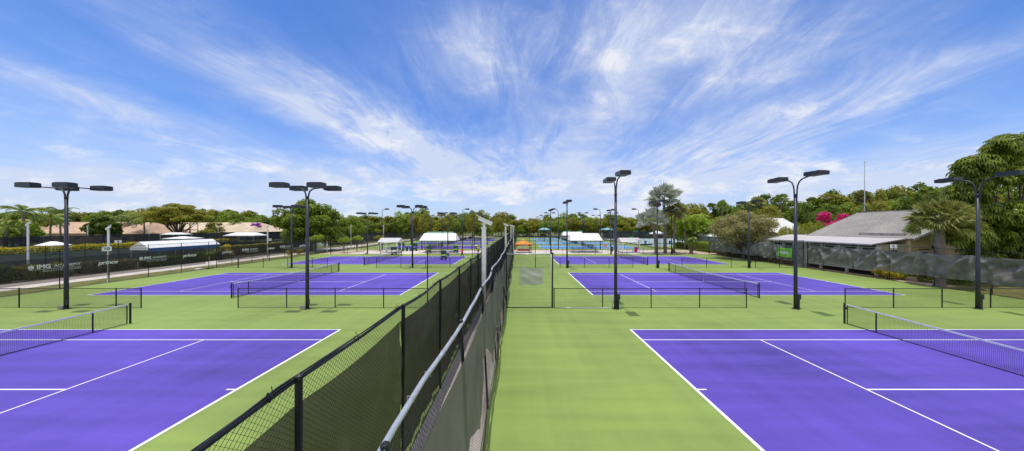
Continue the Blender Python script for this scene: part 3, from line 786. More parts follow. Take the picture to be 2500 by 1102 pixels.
# rolled screens and squeegees
t = thing('court_squeegee', 'black court squeegee standing against the left side fence by the gate gap', 'squeegee', (-38.0, 36.3, 0), PI/2)
MB().tube([(0, 0, .15), (0, .16, 1.5)], .016, 6).build('handle', M_galv, t); MB().box((0, 0, .08), (.95, .06, .12)).build('blade', M_black, t)
def roller(x, y, z, w, lab):
    b = MB(); b.tube([(-w/2, 0, 0), (w/2, 0, 0)], .16, 10); o = sm(b).build('rolled_screen', M_black); o.location = (x, y, z); tag(o, lab, 'roll')
roller(X(1577, 66.35), 66.05, H(597, 66.3), 2.5, 'black rolled-up screen tied to the fence left of the palm trunks')
roller(X(1480, 84), 84.05, H(572.5+9, 84), 4, 'black rolled-up screen behind the right bleacher canopy')
t = MB(); t.box((0, 0, .06), (.6, .35, .12)); t.box((0, 0, .14), (.5, .28, .04)); o = t.build('valve_box', M_white); o.location = (-38.7, 35.6, 0); tag(o, 'small white utility box at the foot of the left side fence', 'box')

# signs and banners
def numsign(loc, rz, n, lab, w=.42, h=.36, tc=None):
    t = thing('number_sign', lab, 'sign', loc, rz, 'court number signs')
    MB().box((0, 0, 0), (w, .02, h)).build('board', M_white, t)
    text_obj(n, 'lettering', h*.85, tc or M_black, t, (0, -.013, 0), YR, offset=.012)
    MB().box((0, .02, -h/2-.1), (.04, .02, .3)).build('bracket', M_black, t)
M_tb = mat('blue_print', (.02, .12, .42), .5)
numsign((36.0, 28.2, 3.32), -PI/2+.55, '2', 'white sign numbered 2 on the right side fence', tc=M_tb)
numsign((36.0, 47.8, 3.35), -PI/2+.5, '3', 'small white number sign on the right fence below the grey-brown tree', tc=M_tb)
numsign((-38.05, 27.2, 3.15), .7, '10', 'white number sign on the left side fence beside the camera mast', w=.55, h=.42)
numsign((-38.9, 28.6, 3.75), .7, '9', 'smaller white number sign above and behind the first on the left fence', w=.42, h=.25)
numsign((-38.05, 45, 3.2), .7, '11', 'white number sign on the left fence below the second camera mast', w=.45, h=.36)
for i, (px, py, Y, w, h) in enumerate(((923, 595, 76, 2.2, .9), (986, 577, 92, 1.9, .9), (1029, 572.5, 100, 1.8, .9), (1064, 569, 108, 1.6, .8))):
    t = tag(MB().box((0, 0, 0), (w, .05, h)).build('notice_board', mat('pale_board', (.45, .52, .47), .6)), 'pale grey board on the screened fence by the far path, number %s from the left' % ('one', 'two', 'three', 'four')[i], 'sign', 'pale boards by the far path')
    Yd = 49.9*F/(VX-px)
    t.location = (-49.95, Yd, H(py, Yd) if H(py, Yd) > .6 else 1.6); t.rotation_euler.z = PI/2
t = thing('banner', 'lime green banner with white script on the right side fence by the gate', 'banner', (36.1, 38.25, 0), PI/2)
b = MB(); b.grid(lambda u, v: (.1+2.05*u, .40+.03*math.sin(u*7+v*5)+.04*mnoise.noise(Vector((u*3, v*3, 7))), 1.15+1.25*v-.06*math.sin(u*PI)*v), 18, 12); b.smooth = True
b.build('cloth', mat('lime_cloth', (.20, .62, .06), .6, trans=.2), t)
b = MB()
for k in range(9):
    u = .45+k*.15; hh = .22+.14*abs(math.sin(k*1.7)); 
    b.add([(u, .49, 1.55+.1*math.sin(k)), (u+.12, .49, 1.52+.05*math.cos(k*2)), (u+.16, .49, 1.62+hh), (u+.04, .49, 1.66+hh*.8)], [(0, 1, 2, 3)])
b.build('lettering', M_let, t)
for i, (px, py, Y) in enumerate(((1385, 564, 127.6), (1416, 566, 127.6), (1542, 575, 77.6), (1552, 563, 127.6))):
    o = MB().box((0, 0, 0), (2.4 if Y > 100 else 1.3, .04, 1.4 if Y > 100 else .9)).build('banner', mat('green_banner', (.08, .5, .14), .6))
    xx = X(px, 140.8 if Y > 100 else 84); yy = 140.85 if Y > 100 else 84.1
    o.location = (xx, yy, 2.6 if Y > 100 else 1.9)
    tag(o, ('bright green banner on the far end fence, leftmost', 'bright green banner on the far end fence, second from left', 'bright green banner behind the right gazebo', 'bright green banner on the far end fence near the palms')[i], 'banner', 'green banners on the far fences')
o = MB().box((0, 0, 0), (.75, .04, .7)).build('sign_panel', mat('peach_board', (.62, .35, .2), .6)); o.location = (X(1478, 66), 66.1, H(599.5, 66)); tag(o, 'peach coloured panel on the fence right of the right bleacher canopy', 'sign')
# tennis balls
M_ball = mat('tennis_ball_felt', (.55, .72, .05), .9)
bm = MB(); bm.ball((0, 0, .033), .033, 8, 6); bm.smooth = True; me = bm.mesh('tennis_ball', M_ball)
for i, (px, py, lab) in enumerate(((1473, 726, 'yellow tennis ball behind the low fence, in line with the palm trunks'), (2477, 752, 'yellow tennis ball by the low fence at the right edge'), (40, 745, 'yellow tennis ball behind the low fence at the far left'), (583, 651, 'yellow tennis ball on the green near the left fence gate gap'), (638, 647, 'yellow tennis ball on the green left of the second floodlight'), (522, 656, 'yellow tennis ball near the squeegee'), (728, 633, 'yellow tennis ball at the corner of the third left court'), (940, 637, 'yellow tennis ball on the third left purple court'), (664, 760, 'yellow tennis ball in front of the left low fence'))):
    Y = HC*F/(py-VY); o = bpy.data.objects.new('tennis_ball', me); C.objects.link(o); o.location = (X(px, Y), Y, .006); tag(o, lab, 'ball', 'tennis balls lying on the courts')

# ------------------------------------------------------------------ buildings
M_cream = mat('cream_siding', (.74, .60, .37), .7, var=.05, scale=1)
def shingle(name, c1, c2, sc, rot=(0, 0, 0)):
    m, nt, N = nodes(name); out = N('ShaderNodeOutputMaterial'); p = N('ShaderNodeBsdfPrincipled'); tc = N('ShaderNodeTexCoord'); mp = N('ShaderNodeMapping'); mp.inputs['Rotation'].default_value = rot
    L(nt, tc.outputs['Object'], mp.inputs[0])
    br = N('ShaderNodeTexBrick'); br.inputs['Scale'].default_value = sc; br.inputs['Color1'].default_value = (*c1, 1); br.inputs['Color2'].default_value = (*c2, 1); br.inputs['Mortar'].default_value = tuple(c*.6 for c in c1)+(1,)
    br.inputs['Mortar Size'].default_value = .03; L(nt, mp.outputs[0], br.inputs[0])
    nz = N('ShaderNodeTexNoise'); nz.inputs['Scale'].default_value = .35; nz.inputs['Detail'].default_value = 6; L(nt, tc.outputs['Object'], nz.inputs['Vector'])
    mr = N('ShaderNodeMapRange'); mr.inputs['From Min'].default_value = .3; mr.inputs['From Max'].default_value = .7; mr.inputs['To Min'].default_value = .8; mr.inputs['To Max'].default_value = 1.2
    L(nt, nz.outputs['Fac'], mr.inputs['Value'])
    hs = N('ShaderNodeHueSaturation'); L(nt, br.outputs['Color'], hs.inputs['Color']); L(nt, mr.outputs[0], hs.inputs['Value'])
    L(nt, hs.outputs[0], p.inputs['Base Color']); p.inputs['Roughness'].default_value = .85; L(nt, p.outputs[0], out.inputs[0]); MATS[name] = m
    return m
M_shin = shingle('grey_shingle', (.27, .255, .235), (.34, .32, .29), 1.6, (0, 0, PI/2))
M_tan = shingle('tan_tile', (.52, .34, .22), (.60, .42, .28), 1.2)
M_tan2 = shingle('pale_tan_tile', (.60, .48, .34), (.68, .54, .38), 1.2)
M_glass = mat('dark_window', (.02, .025, .03), .12, var=.3, spec=.6)
M_trim = mat('white_trim', (.70, .70, .68), .6, var=.04)
M_memb = mat('white_membrane_roof', (.50, .475, .46), .6, var=.08, scale=.5)
cl = thing('clubhouse', 'cream clubhouse with grey shingle roof and white porch roof behind the right fence', 'building', (0, 0, 0))
b = MB()
# porch wall facing courts, raised above ground
b.box((38.15, 37.6, 1.9), (.14, 13.4, 2.2)); b.box((39.6, 31.05, 1.95), (3.0, .14, 2.7)); b.build('porch_wall', mat('pale_siding', (.50, .47, .38), .7, var=.06), cl)
b = MB(); b.box((48.3, 36.1, 2.05), (14.4, 10.6, 3.9)); b.add([(41.1, 30.82, 3.95), (55.5, 30.82, 3.95), (48.3, 30.82, 7.0), (41.1, 41.35, 3.95), (55.5, 41.35, 3.95), (48.3, 41.35, 7.0)], [(0, 1, 2), (3, 5, 4), (0, 3, 4, 1)]); b.build('wall', M_cream, cl)
b = MB(); b.box((38.07, 37.6, .62), (.08, 13.5, .42)); b.build('skirt_board', M_trim, cl)
for y in (31.2, 34.0, 36.9, 39.8, 42.5, 44.2): MB().box((38.0, y, .22), (.2, .2, .44)).build('pier', M_trim, cl)
ys = [31.9, 33.7, 35.9, 37.6, 39.9, 41.3, 42.9]
for y in ys:
    wb = MB(); wb.box((38.055, y, 2.55), (.06, 1.25, .85)); w_ = wb.build('window', M_trim, cl); MB().box((38.02, y, 2.55), (.04, 1.1, .70)).build('pane', M_glass, w_)
for y in (31.1, 32.8, 34.8, 36.8, 38.8, 40.6, 42.1, 44.2): MB().box((38.0, y, 2.0), (.12, .2, 2.4)).build('pilaster', M_trim, cl)
b = MB()
b.add([(37.3, 31.0, 3.36), (37.3, 44.9, 3.36), (41.35, 44.9, 4.02), (41.35, 31.0, 4.02), (37.3, 31.0, 3.24), (37.3, 44.9, 3.24), (41.35, 44.9, 3.90), (41.35, 31.0, 3.90)], [(0, 3, 2, 1), (4, 5, 6, 7), (0, 1, 5, 4), (1, 2, 6, 5), (3, 0, 4, 7)])
b.build('porch_roof', M_memb, cl)
MB().box((37.27, 37.95, 3.30), (.05, 14.0, .16)).build('fascia', M_white, cl)
b = MB(); b.add([(41.0, 30.9, 3.7), (41.0, 28.9, 3.7), (43, 28.9, 3.9), (43, 30.9, 3.9)], [(0, 1, 2, 3)])
rf = MB(); sl = (7.25-3.92)/(48.3-40.9)
rf.add([(40.9, 30.45, 3.98), (40.9, 41.75, 3.98), (48.3, 41.75, 7.25), (48.3, 30.45, 7.25), (55.7, 30.45, 3.98), (55.7, 41.75, 3.98)]+[(40.9, 30.45, 3.88), (40.9, 41.75, 3.88), (48.3, 41.75, 7.15), (48.3, 30.45, 7.15), (55.7, 30.45, 3.88), (55.7, 41.75, 3.88)],
 [(0, 1, 2, 3)[::-1], (3, 2, 5, 4)[::-1], (6, 7, 8, 9), (9, 8, 11, 10), (0, 3, 9, 6), (3, 4, 10, 9), (1, 7, 8, 2), (2, 8, 11, 5), (0, 6, 7, 1), (4, 5, 11, 10)])
roof = rf.build('roof', M_shin, cl)
b = MB()
for s, xa, xb in ((1, 40.9, 48.3), (-1, 55.7, 48.3)):
    b.add([(xa, 30.40, 3.72), (xb, 30.40, 6.99), (xb, 30.40, 7.24), (xa, 30.40, 3.97), (xa, 30.44, 3.72), (xb, 30.44, 6.99), (xb, 30.44, 7.24), (xa, 30.44, 3.97)], [(0, 1, 2, 3), (4, 7, 6, 5), (3, 2, 6, 7), (0, 4, 5, 1)])
b.build('rake_board', M_trim, roof)
MB().box((48.3, 36.1, 7.27), (.3, 11.3, .06)).build('ridge_cap', M_shin, roof)
b = MB(); b.box((41.45, 33.6, 4.3), (.25, 4.2, .35)); b.build('roof_curb', M_shin, cl)
b = MB(); b.box((39.5, 30.95, 2.35), (.85, .05, .9)); w_ = b.build('window', M_trim, cl); MB().box((39.5, 30.91, 2.35), (.7, .04, .75)).build('pane', M_glass, w_)
b = MB(); b.box((42.4, 30.76, 1.5), (1.15, .06, 2.5)); d_ = b.build('door', M_trim, cl); MB().box((42.4, 30.72, 2.3), (.8, .04, .5)).build('pane', M_glass, d_); MB().box((42.4, 30.70, 2.83), (1.1, .05, .12)).build('awning_board', mat('brown_board', (.25, .09, .04), .7), d_)
MB().box((43.35, 30.72, 3.05), (.14, .14, .3)).build('wall_lamp', M_pole, cl)
t = thing('clubhouse_wing', 'low cream wing with white eaves right of the clubhouse, behind the palm', 'building', (0, 0, 0))
MB().box((50.5, 29.6, 1.85), (13, 1.6, 3.7)).build('wall', M_cream, t)
b = MB(); b.add([(43.4, 28.4, 3.72), (57.5, 28.4, 3.72), (57.5, 30.3, 4.5), (43.4, 30.3, 4.5), (43.4, 28.4, 3.62), (57.5, 28.4, 3.62), (57.5, 30.3, 4.4), (43.4, 30.3, 4.4)], [(0, 1, 2, 3), (7, 6, 5, 4), (0, 4, 5, 1), (3, 7, 4, 0), (1, 5, 6, 2)]); b.build('roof', M_memb, t)
MB().box((50.4, 28.37, 3.66), (14.1, .05, .18)).build('fascia', M_white, t)
for x in (45.2, 48.6): 
    w_ = MB().box((x, 28.76, 2.1), (1.4, .06, 1.3)).build('window', M_trim, t); MB().box((x, 28.72, 2.1), (1.2, .04, 1.1)).build('pane', M_glass, w_)
t = thing('antenna_mast', 'thin steel mast with tripod foot on the clubhouse ridge', 'mast', (48.3, 41.0, 7.25))
Yt = 41
MB().tube([(0, 0, .2), (0, 0, 3.6), (0, 0, H(395, Yt)-7.25)], [.06, .045, .03], 6).build('pole', M_galv, t)
for k in range(3): a = 2*PI*k/3; MB().tube([(.55*math.cos(a), .55*math.sin(a), -.15), (0, 0, 1.1)], .03, 5).build('leg', M_pole, t)
MB().ball((0, 0, H(395, Yt)-7.25), .09, 8, 6).build('tip', M_galv, t)
# ribbed white roof buildings behind the grey-brown tree
def ribroof(x0, x1, y0, y1, e, r, lab, wallm):
    t = thing('outbuilding', lab, 'building', (0, 0, 0))
    MB().box(((x0+x1)/2, (y0+y1)/2, e/2), (x1-x0-.8, y1-y0-.8, e)).build('wall', wallm, t)
    xm = (x0+x1)/2; b = MB()
    b.add([(x0, y0, e), (x0, y1, e), (xm, y1, r), (xm, y0, r), (x1, y0, e), (x1, y1, e)], [(0, 3, 2, 1), (3, 4, 5, 2), (0, 4, 3), (1, 2, 5), (0, 1, 5, 4)])
    n = int((y1-y0)/.6)
    for k in range(n+1):
        y = y0+.3+(y1-y0-.6)*k/n
        for xa, xb in ((x0, xm), (x1, xm)):
            b.tube([(xa, y, e+.03), (xb, y, r+.03)], .05, 4)
    b.build('roof', M_white, t)
t = thing('outbuilding', 'hut with white ribbed metal roof behind the weeping shrubs', 'building', (0, 0, 0))
MB().box((51.5, 60, 1.65), (9.6, 7.2, 3.3)).build('wall', M_trim, t)
b = MB(); b.add([(46, 56, 3.3), (57, 56, 3.3), (57, 64, 3.3), (46, 64, 3.3), (49.4, 60, 6.95), (54, 60, 6.95)], [(0, 1, 5, 4), (2, 3, 4, 5), (1, 2, 5), (3, 0, 4), (3, 2, 1, 0)])
for k in range(16):
    q = (k+.5)/16; z = 3.3+3.65*q+.02; y = 56+4*q
    b.tube([(46+3.4*q, y, z), (57-3*q, y, z)], .055, 4)
b.build('roof', M_white, t)
ribroof(41.5, 49, 61.5, 70, 3.1, 5.4, 'pale hut with white roof left of the grey-brown tree', mat('sage_siding', (.35, .42, .36), .7))
canopy((46, 76, 0), 6, 5, 3.0, 3.7, 'flat white shelter roof behind the short palm', valance=None)
# tan roofed houses at far left
def house(x0, x1, y0, y1, e, r, lab, rm, hip):
    t = thing('house', lab, 'house', (0, 0, 0), 0, 'tan-roofed houses at the far left')
    MB().box(((x0+x1)/2, (y0+y1)/2, e/2), (x1-x0-1.6, y1-y0-1.6, e)).build('wall', mat('stucco', (.5, .38, .28), .8), t)
    ym = (y0+y1)/2; b = MB()
    b.add([(x0, y0, e), (x1, y0, e), (x1, y1, e), (x0, y1, e), (x0+hip, ym, r), (x1-hip, ym, r)], [(0, 1, 5, 4), (2, 3, 4, 5), (1, 2, 5), (3, 0, 4), (3, 2, 1, 0)])
    rf = b.build('roof', rm, t)
    rg = random.Random(int(x0)); 
    for k in range(3):
        x = x0+hip+(x1-x0-2*hip)*rg.random(); MB().box((x, (y0+ym)/2, (e+r)/2+.35), (.35, .35, .5)).build('vent', M_trim, rf)
    for k in range(int((x1-x0)/5)):
        x = x0+3+k*5; w_ = MB().box((x, y0+.76, 1.6), (1.8, .06, 1.3)).build('window', M_trim, t); MB().box((x, y0+.72, 1.6), (1.5, .04, 1.0)).build('pane', M_glass, w_)
house(X(95, 100), X(262, 100), 96, 116, 3.0, 6.9, 'tan-roofed house between the coconut palms and the round dark tree', M_tan, 1)
house(X(255, 92), X(345, 92), 90, 108, 3.0, 6.75, 'second tan-roofed house right of the round dark tree', M_tan, 5)
house(X(372, 112), X(628, 112), 108, 130, 3.2, 6.9, 'long pale tan-roofed house behind the spreading tree', M_tan2, 5)
house(X(-60, 92), X(35, 92), 88, 106, 2.6, 6.0, 'tan roof peeping out at the far left edge behind palms', M_tan, 3)
# dark green lattice tower
t = thing('viewing_tower', 'dark green steel viewing frame before the long tan roof', 'tower', (X(455, 96), 96, 0))
b = MB()
for a in (-1, 1):
    for c in (-1, 1): b.tube([(a*2.4, c*1.2, 0), (a*2.4, c*1.2, 6.1)], .09, 5)
    b.tube([(0, a*1.2, 0), (0, a*1.2, 6.1)], .07, 5)
for z in (2.4, 4.2, 6.1):
    for c in (-1, 1): b.tube([(-2.4, c*1.2, z), (2.4, c*1.2, z)], .07, 5); b.tube([(c*2.4, -1.2, z), (c*2.4, 1.2, z)], .07, 5)
b.build('frame', M_dg, t); MB().box((0, 0, 6.2), (5.6, 3, .12)).build('roof', M_dg, t); MB().box((0, 0, 4.1), (4.8, 2.4, .08)).build('deck', M_dg, t)
# distant parked cars (beyond the far courts on the right / left)
def car(loc, m, lab, rz=0):
    t = thing('parked_car', lab, 'car', loc, rz, 'cars parked beyond the courts')
    prof = [(-2.2, .35), (-2.25, .8), (-1.9, .95), (-1.3, 1.0), (-.7, 1.45), (.7, 1.48), (1.35, 1.0), (2.1, .92), (2.25, .6), (2.2, .35)]
    MB().prism(prof, -.85, .85).build('body', m, t)
    b = MB(); b.prism([(-1.15, 1.02), (-.68, 1.4), (.66, 1.42), (1.18, 1.02)], -.87, .87); b.build('window', M_glass, t)
    for a in (-1.4, 1.4):
        for c in (-.8, .8): MB().tube([(a, c-.1, .33), (a, c+.1, .33)], .33, 12).build('wheel', M_black, t)
car((X(872, 112), 112, 1.1), M_bb, 'dark blue utility car beyond the screened fence under the trees'); 
car((X(1290, 152), 152, 0), M_trim, 'pale car on the sandy road at the end of the middle fences'); car((X(1325, 153), 153, 0), M_red, 'red car on the sandy road left of the blue shade sail')
car((X(1560, 150), 150, 0), M_trim, 'white car on the sandy road left of the palms'); car((X(1452, 151), 151, 0), M_pole, 'dark car on the sandy road behind the blue courts')
print('STAGE structures done')

# ------------------------------------------------------------------ vegetation
def leafquad(mb, p, n, size, rg, asp=.6):
    n = n.normalized(); a = n.cross(Vector((rg.gauss(0, 1), rg.gauss(0, 1), rg.gauss(0, 1))))
    if a.length < 1e-3: a = Vector((1, 0, 0))
    a.normalize(); b = n.cross(a); s = size*rg.uniform(.65, 1.3); w = s*asp
    o = len(mb.v)
    mb.v += [tuple(p-a*s*.5), tuple(p+b*w*.5), tuple(p+a*s*.5), tuple(p-b*w*.5)]; mb.f.append((o, o+1, o+2, o+3))
def crown(seed, rx, ry, rz, cz, nclump, nleaf, size, flat=.75, crad=.30, asp=.7, gap=0, low=-.45):
    rg = random.Random(seed); b = MB(); cl = []
    for i in range(nclump):
        for _ in range(50):
            d = Vector((rg.gauss(0, 1), rg.gauss(0, 1), rg.gauss(0, 1))).normalized()
            if d.z > low: break
        rr = rg.uniform(.45, .86)
        c = Vector((d.x*rx*rr, d.y*ry*rr, cz+d.z*rz*rr))
        cr = crad*(rx+ry)/2*rg.uniform(.65, 1.35)*(1 if rr > .6 else 1.25)
        cl.append(c)
        for k in range(nleaf//nclump):
            q = Vector((rg.gauss(0, 1), rg.gauss(0, 1), rg.gauss(0, 1))).normalized()
            if q.z < -.3 and rg.random() < .6: q.z = -q.z
            u = rg.uniform(.55, 1.06)
            p = c+Vector((q.x*cr*u, q.y*cr*u, q.z*cr*flat*u))
            leafquad(b, p, q*.7+Vector((rg.gauss(0, .5), rg.gauss(0, .5), .5+rg.gauss(0, .4))), size, rg, asp)
    return b, cl
def trunk(h, r, clumps, seed, nl=9, fork=.45, wob=.15, lr=.35):
    rg = random.Random(seed); b = MB()
    top = Vector((rg.uniform(-wob, wob), rg.uniform(-wob, wob), h))
    b.tube([(0, 0, -.05), (0, 0, .15), (top.x*.4, top.y*.4, h*.5), tuple(top)], [r*1.5, r, r*.85, r*.6], 8)
    for c in rg.sample(clumps, min(nl, len(clumps))):
        s = Vector((top.x*.6, top.y*.6, h*rg.uniform(fork, 1)))
        mid = s.lerp(c, .5)+Vector((rg.uniform(-.4, .4), rg.uniform(-.4, .4), rg.uniform(-.2, .5)))
        b.tube([tuple(s), tuple(mid), tuple(c)], [r*lr*1.3, r*lr*.8, r*lr*.25], 5)
    b.smooth = True
    return b
LM = {
 'green': leafmat('leaves_green', (0.081, 0.139, 0.016), (0.337, 0.439, 0.044), .5),
 'olive': leafmat('leaves_olive', (0.130, 0.146, 0.016), (0.468, 0.454, 0.053), .5),
 'yellow': leafmat('leaves_yellow', (0.169, 0.208, 0.018), (0.488, 0.488, 0.055), .5),
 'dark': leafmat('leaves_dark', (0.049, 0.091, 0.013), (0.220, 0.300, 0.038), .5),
 'khaki': leafmat('leaves_khaki', (.17, .165, .06), (.50, .46, .17)),
 'lime': leafmat('leaves_lime', (0.106, 0.179, 0.015), (0.498, 0.644, 0.066), .5),
 'silver': leafmat('leaves_silver', (.22, .27, .22), (.58, .62, .50), .2),
 'palm': leafmat('leaves_palm', (0.122, 0.195, 0.029), (0.468, 0.557, 0.132), .5),
 'sabal': leafmat('leaves_sabal', (.10, .13, .020), (.48, .48, .14), .4),
 'brown': leafmat('leaves_brown', (.14, .11, .06), (.32, .26, .15)),
 'pink': leafmat('petals_magenta', (.50, .006, .12), (.85, .03, .30), .4),
 'violet': leafmat('petals_violet', (.40, .07, .50), (.65, .22, .75), .4),
 'croton': leafmat('leaves_croton', (.36, .30, .02), (.78, .66, .05), .4),
}
# background trees: unit prototypes about 10 m tall, 5 m radius
PROT = {}
def tree_proto(kind, mtl, seed, rx=5, rz=4.9, cz=5.0, n=40, leaves=6000, size=.52, **k):
    k.setdefault('low', -.9)
    t = thing('tree', '', 'tree')
    cb, cl = crown(seed, rx, rx, rz, cz, n, leaves, size, **k)
    cb.build('crown', LM[mtl], t)
    trunk(cz*.75, .22, cl, seed+1).build('trunk', M_bark, t)
    PROT[kind] = [t, False]
tree_proto('g1', 'green', 1); tree_proto('g2', 'green', 2, rx=4.4, rz=5, cz=5.1, crad=.24, n=46)
tree_proto('o1', 'olive', 3, crad=.27, n=40); tree_proto('o2', 'olive', 4, rx=5.2, n=34)
tree_proto('y1', 'yellow', 5, rx=4.7); tree_proto('d1', 'dark', 6, n=40, crad=.25); tree_proto('d2', 'dark', 7, rx=4.6)
tree_proto('l1', 'lime', 8, n=36)
KD = {'g1': ('leafy green', 'round'), 'g2': ('leafy green', 'tall'), 'o1': ('olive green', 'round'), 'o2': ('olive green', 'broad'), 'y1': ('yellow-green', 'low round'), 'd1': ('dark green', 'round'), 'd2': ('dark green', 'tall'), 'l1': ('lime green', 'bright')}
def use(kind):
    p = PROT[kind]
    if p[1]: return copy_tree(p[0])
    p[1] = True; return p[0]
MARKS = [(-50, 'the left picture edge'), (90, 'the coconut palms'), (200, 'the first tan roof'), (300, 'the second tan roof'), (460, 'the dark viewing frame'), (600, 'the white shelter tent'), (700, 'the big bushy tree'), (890, 'the lone dome lamp'), (950, 'the left gazebo'), (1010, 'the second-row floodlight'), (1075, 'the left canopy'), (1125, 'the player in red'), (1180, 'the nearest white mast'), (1240, 'the farther camera masts'), (1280, 'the orange tent'), (1340, 'the left blue sail'), (1385, 'the slim floodlight'), (1430, 'the right canopy'), (1480, 'the right blue sail'), (1540, 'the right gazebo'), (1600, 'the silver palms'), (1690, 'the short palm'), (1760, 'the hedge corner'), (1820, 'the grey-brown tree'), (1900, 'the lime banner'), (1980, 'the weeping shrubs'), (2060, 'the magenta blossom'), (2120, 'the antenna mast'), (2230, 'the clubhouse ridge'), (2330, 'the umbrella tree'), (2450, 'the right picture edge')]
def mark(px): return min(MARKS, key=lambda m: abs(m[0]-px))[1]
def bgtree(px, Y, ytop, rpx, kind, rz, row):
    o = use(kind); hh = H(ytop-4, Y)*1.04; r = rpx*Y/F
    o.location = (X(px, Y), Y, 0); o.scale = (r/5, r/5*.9, hh/10.0); o.rotation_euler.z = rz
    c, s = KD[kind]
    o['label'] = '%s %s tree, %s of the wood behind %s' % (c, s, row, mark(px)); o['group'] = 'trees of the wood behind the courts'
def prof(px, pts):
    for (a, ya), (b_, yb) in zip(pts, pts[1:]):
        if a <= px <= b_: return ya+(yb-ya)*(px-a)/(b_-a)
    return pts[-1][1] if px > pts[-1][0] else pts[0][1]
PC = [(820, 530), (850, 534), (880, 522), (900, 534), (930, 528), (1000, 520), (1040, 508), (1060, 530), (1090, 522), (1110, 530), (1145, 511), (1168, 512), (1190, 538), (1225, 524), (1250, 534), (1300, 536), (1340, 530), (1400, 524), (1450, 530), (1500, 528), (1560, 534), (1620, 520), (1700, 510)]
rg = random.Random(77)
kc = ['g1', 'o1', 'g2', 'y1', 'o2', 'd1', 'g1', 'o1', 'l1', 'o2']
px = 838
i = 0
while px < 1720:
    Yb = 150+rg.uniform(0, 12)
    if px < 1200: Yb = 132+rg.uniform(-6, 10)
    bgtree(px, Yb, prof(px, PC)+rg.uniform(-4, 5)-1, rg.uniform(26, 36), rg.choice(kc), rg.uniform(0, 6), 'back row'); px += rg.uniform(20, 27)
px = 845
while px < 1700:
    Yb = (118 if px < 1200 else 145)+rg.uniform(0, 6)
    if 1235 < px < 1560 and Yb < 144: Yb = 146
    bgtree(px, Yb, prof(px, PC)+rg.uniform(8, 16), rg.uniform(18, 26), rg.choice(['o1', 'y1', 'o2', 'g1', 'y1', 'l1', 'd1']), rg.uniform(0, 6), 'front row'); px += rg.uniform(24, 34)
PR = [(1640, 515), (1680, 500), (1730, 498), (1800, 494), (1860, 478), (1900, 486), (1960, 482), (2030, 470), (2080, 460), (2130, 462), (2200, 455), (2250, 448), (2330, 455), (2500, 440), (2560, 440)]
px = 1655
while px < 2540:
    Yb = 84+rg.uniform(-4, 6)
    bgtree(px, Yb, prof(px, PR)+rg.uniform(-4, 8), rg.uniform(42, 56), rg.choice(['d1', 'd2', 'o1', 'g2', 'd1', 'o2']), rg.uniform(0, 6), 'back row'); px += rg.uniform(34, 46)
px = 1700
while px < 2420:
    Yb = 68+rg.uniform(-3, 4)
    bgtree(px, Yb, prof(px, PR)+rg.uniform(18, 34), rg.uniform(38, 50), rg.choice(['o1', 'g1', 'd1', 'l1', 'o2', 'g2']), rg.uniform(0, 6), 'front row'); px += rg.uniform(44, 60)
PL = [(-60, 520), (0, 520), (200, 518), (260, 520), (350, 508), (480, 512), (540, 512), (560, 506), (620, 516), (650, 528), (700, 520)]
px = -40
while px < 700:
    Yb = 150+rg.uniform(-6, 8)
    bgtree(px, Yb, prof(px, PL)+rg.uniform(-3, 6), rg.uniform(28, 38), rg.choice(['g1', 'd2', 'o1', 'd1', 'g2', 'o2']), rg.uniform(0, 6), 'back row'); px += rg.uniform(24, 32)
px = 470
while px < 660:
    bgtree(px, 136, prof(px, PL)+rg.uniform(10, 18), rg.uniform(22, 30), rg.choice(['g1', 'o1', 'd1', 'l1']), rg.uniform(0, 6), 'front row'); px += 30
print('STAGE wood done')
def big_tree(loc, rx, ry, rz, cz, mtl, seed, lab, n=60, leaves=16000, size=.4, tr=.3, cat='tree', name='tree', th=None, nl=14, **k):
    t = thing(name, lab, cat, loc)
    cb, cl = crown(seed, rx, ry, rz, cz, n, leaves, size, **k); cb.build('crown', LM[mtl], t)
    trunk(th or cz*.7, tr, cl, seed+1, nl=nl).build('trunk', M_bark, t)
    return t
big_tree((X(752, 62), 63, 0), 7.6, 6, 6.2, 5.6, 'green', 101, 'big bushy green tree beyond the left path behind the second floodlight', n=110, leaves=30000, size=.42, crad=.19, low=-.8)
big_tree((X(845, 88), 90, 0), 5.5, 5, 4.2, 4.2, 'green', 102, 'smaller green tree right of the big bushy one on the left', n=60, leaves=10000, crad=.22, low=-.8)
big_tree((X(425, 92), 93, 0), 9.2, 6, 5.2, 7.6, 'olive', 103, 'wide spreading olive tree with bare lower limbs before the long tan roof', n=90, leaves=26000, size=.4, flat=.45, crad=.20, th=3.0, tr=.4, nl=26, low=-.15)
big_tree((X(252, 80), 80, 0), 3.9, 3.2, 3.6, 4.6, 'dark', 104, 'round glossy dark tree between the first two tan roofs', n=60, leaves=14000, size=.45, crad=.22, low=-.6)
big_tree((X(52, 62), 62, 0), 3.3, 2.6, 3.0, 3.6, 'lime', 105, 'bright green round tree under the coconut palms at the far left', n=50, leaves=12000, size=.4, crad=.22, low=-.6)
big_tree((X(600, 118), 106, 0), 3.0, 3, 2.6, 4.4, 'olive', 106, 'small pale olive tree before the right end of the long tan roof', n=24, leaves=3500, size=.35, low=-.7)
big_tree((X(500, 100), 101, 0), 3.4, 3, 1.6, 2.6, 'olive', 107, 'low olive shrub tree before the middle of the long tan roof', n=24, leaves=3500, size=.35, low=-.7)
big_tree((X(637, 118), 116, 0), 1.9, 1.9, 2.0, 5.0, 'violet', 108, 'violet flowering tree left of the big bushy tree', n=18, leaves=2600, size=.32)
big_tree((X(1820, 47), 47.5, 0), 5.3, 4.6, 3.6, 4.6, 'khaki', 109, 'grey-brown fine-twigged tree leaning over the right fence', n=110, leaves=36000, size=.17, crad=.18, tr=.24, th=2.2, nl=60, flat=.8, low=-.6)
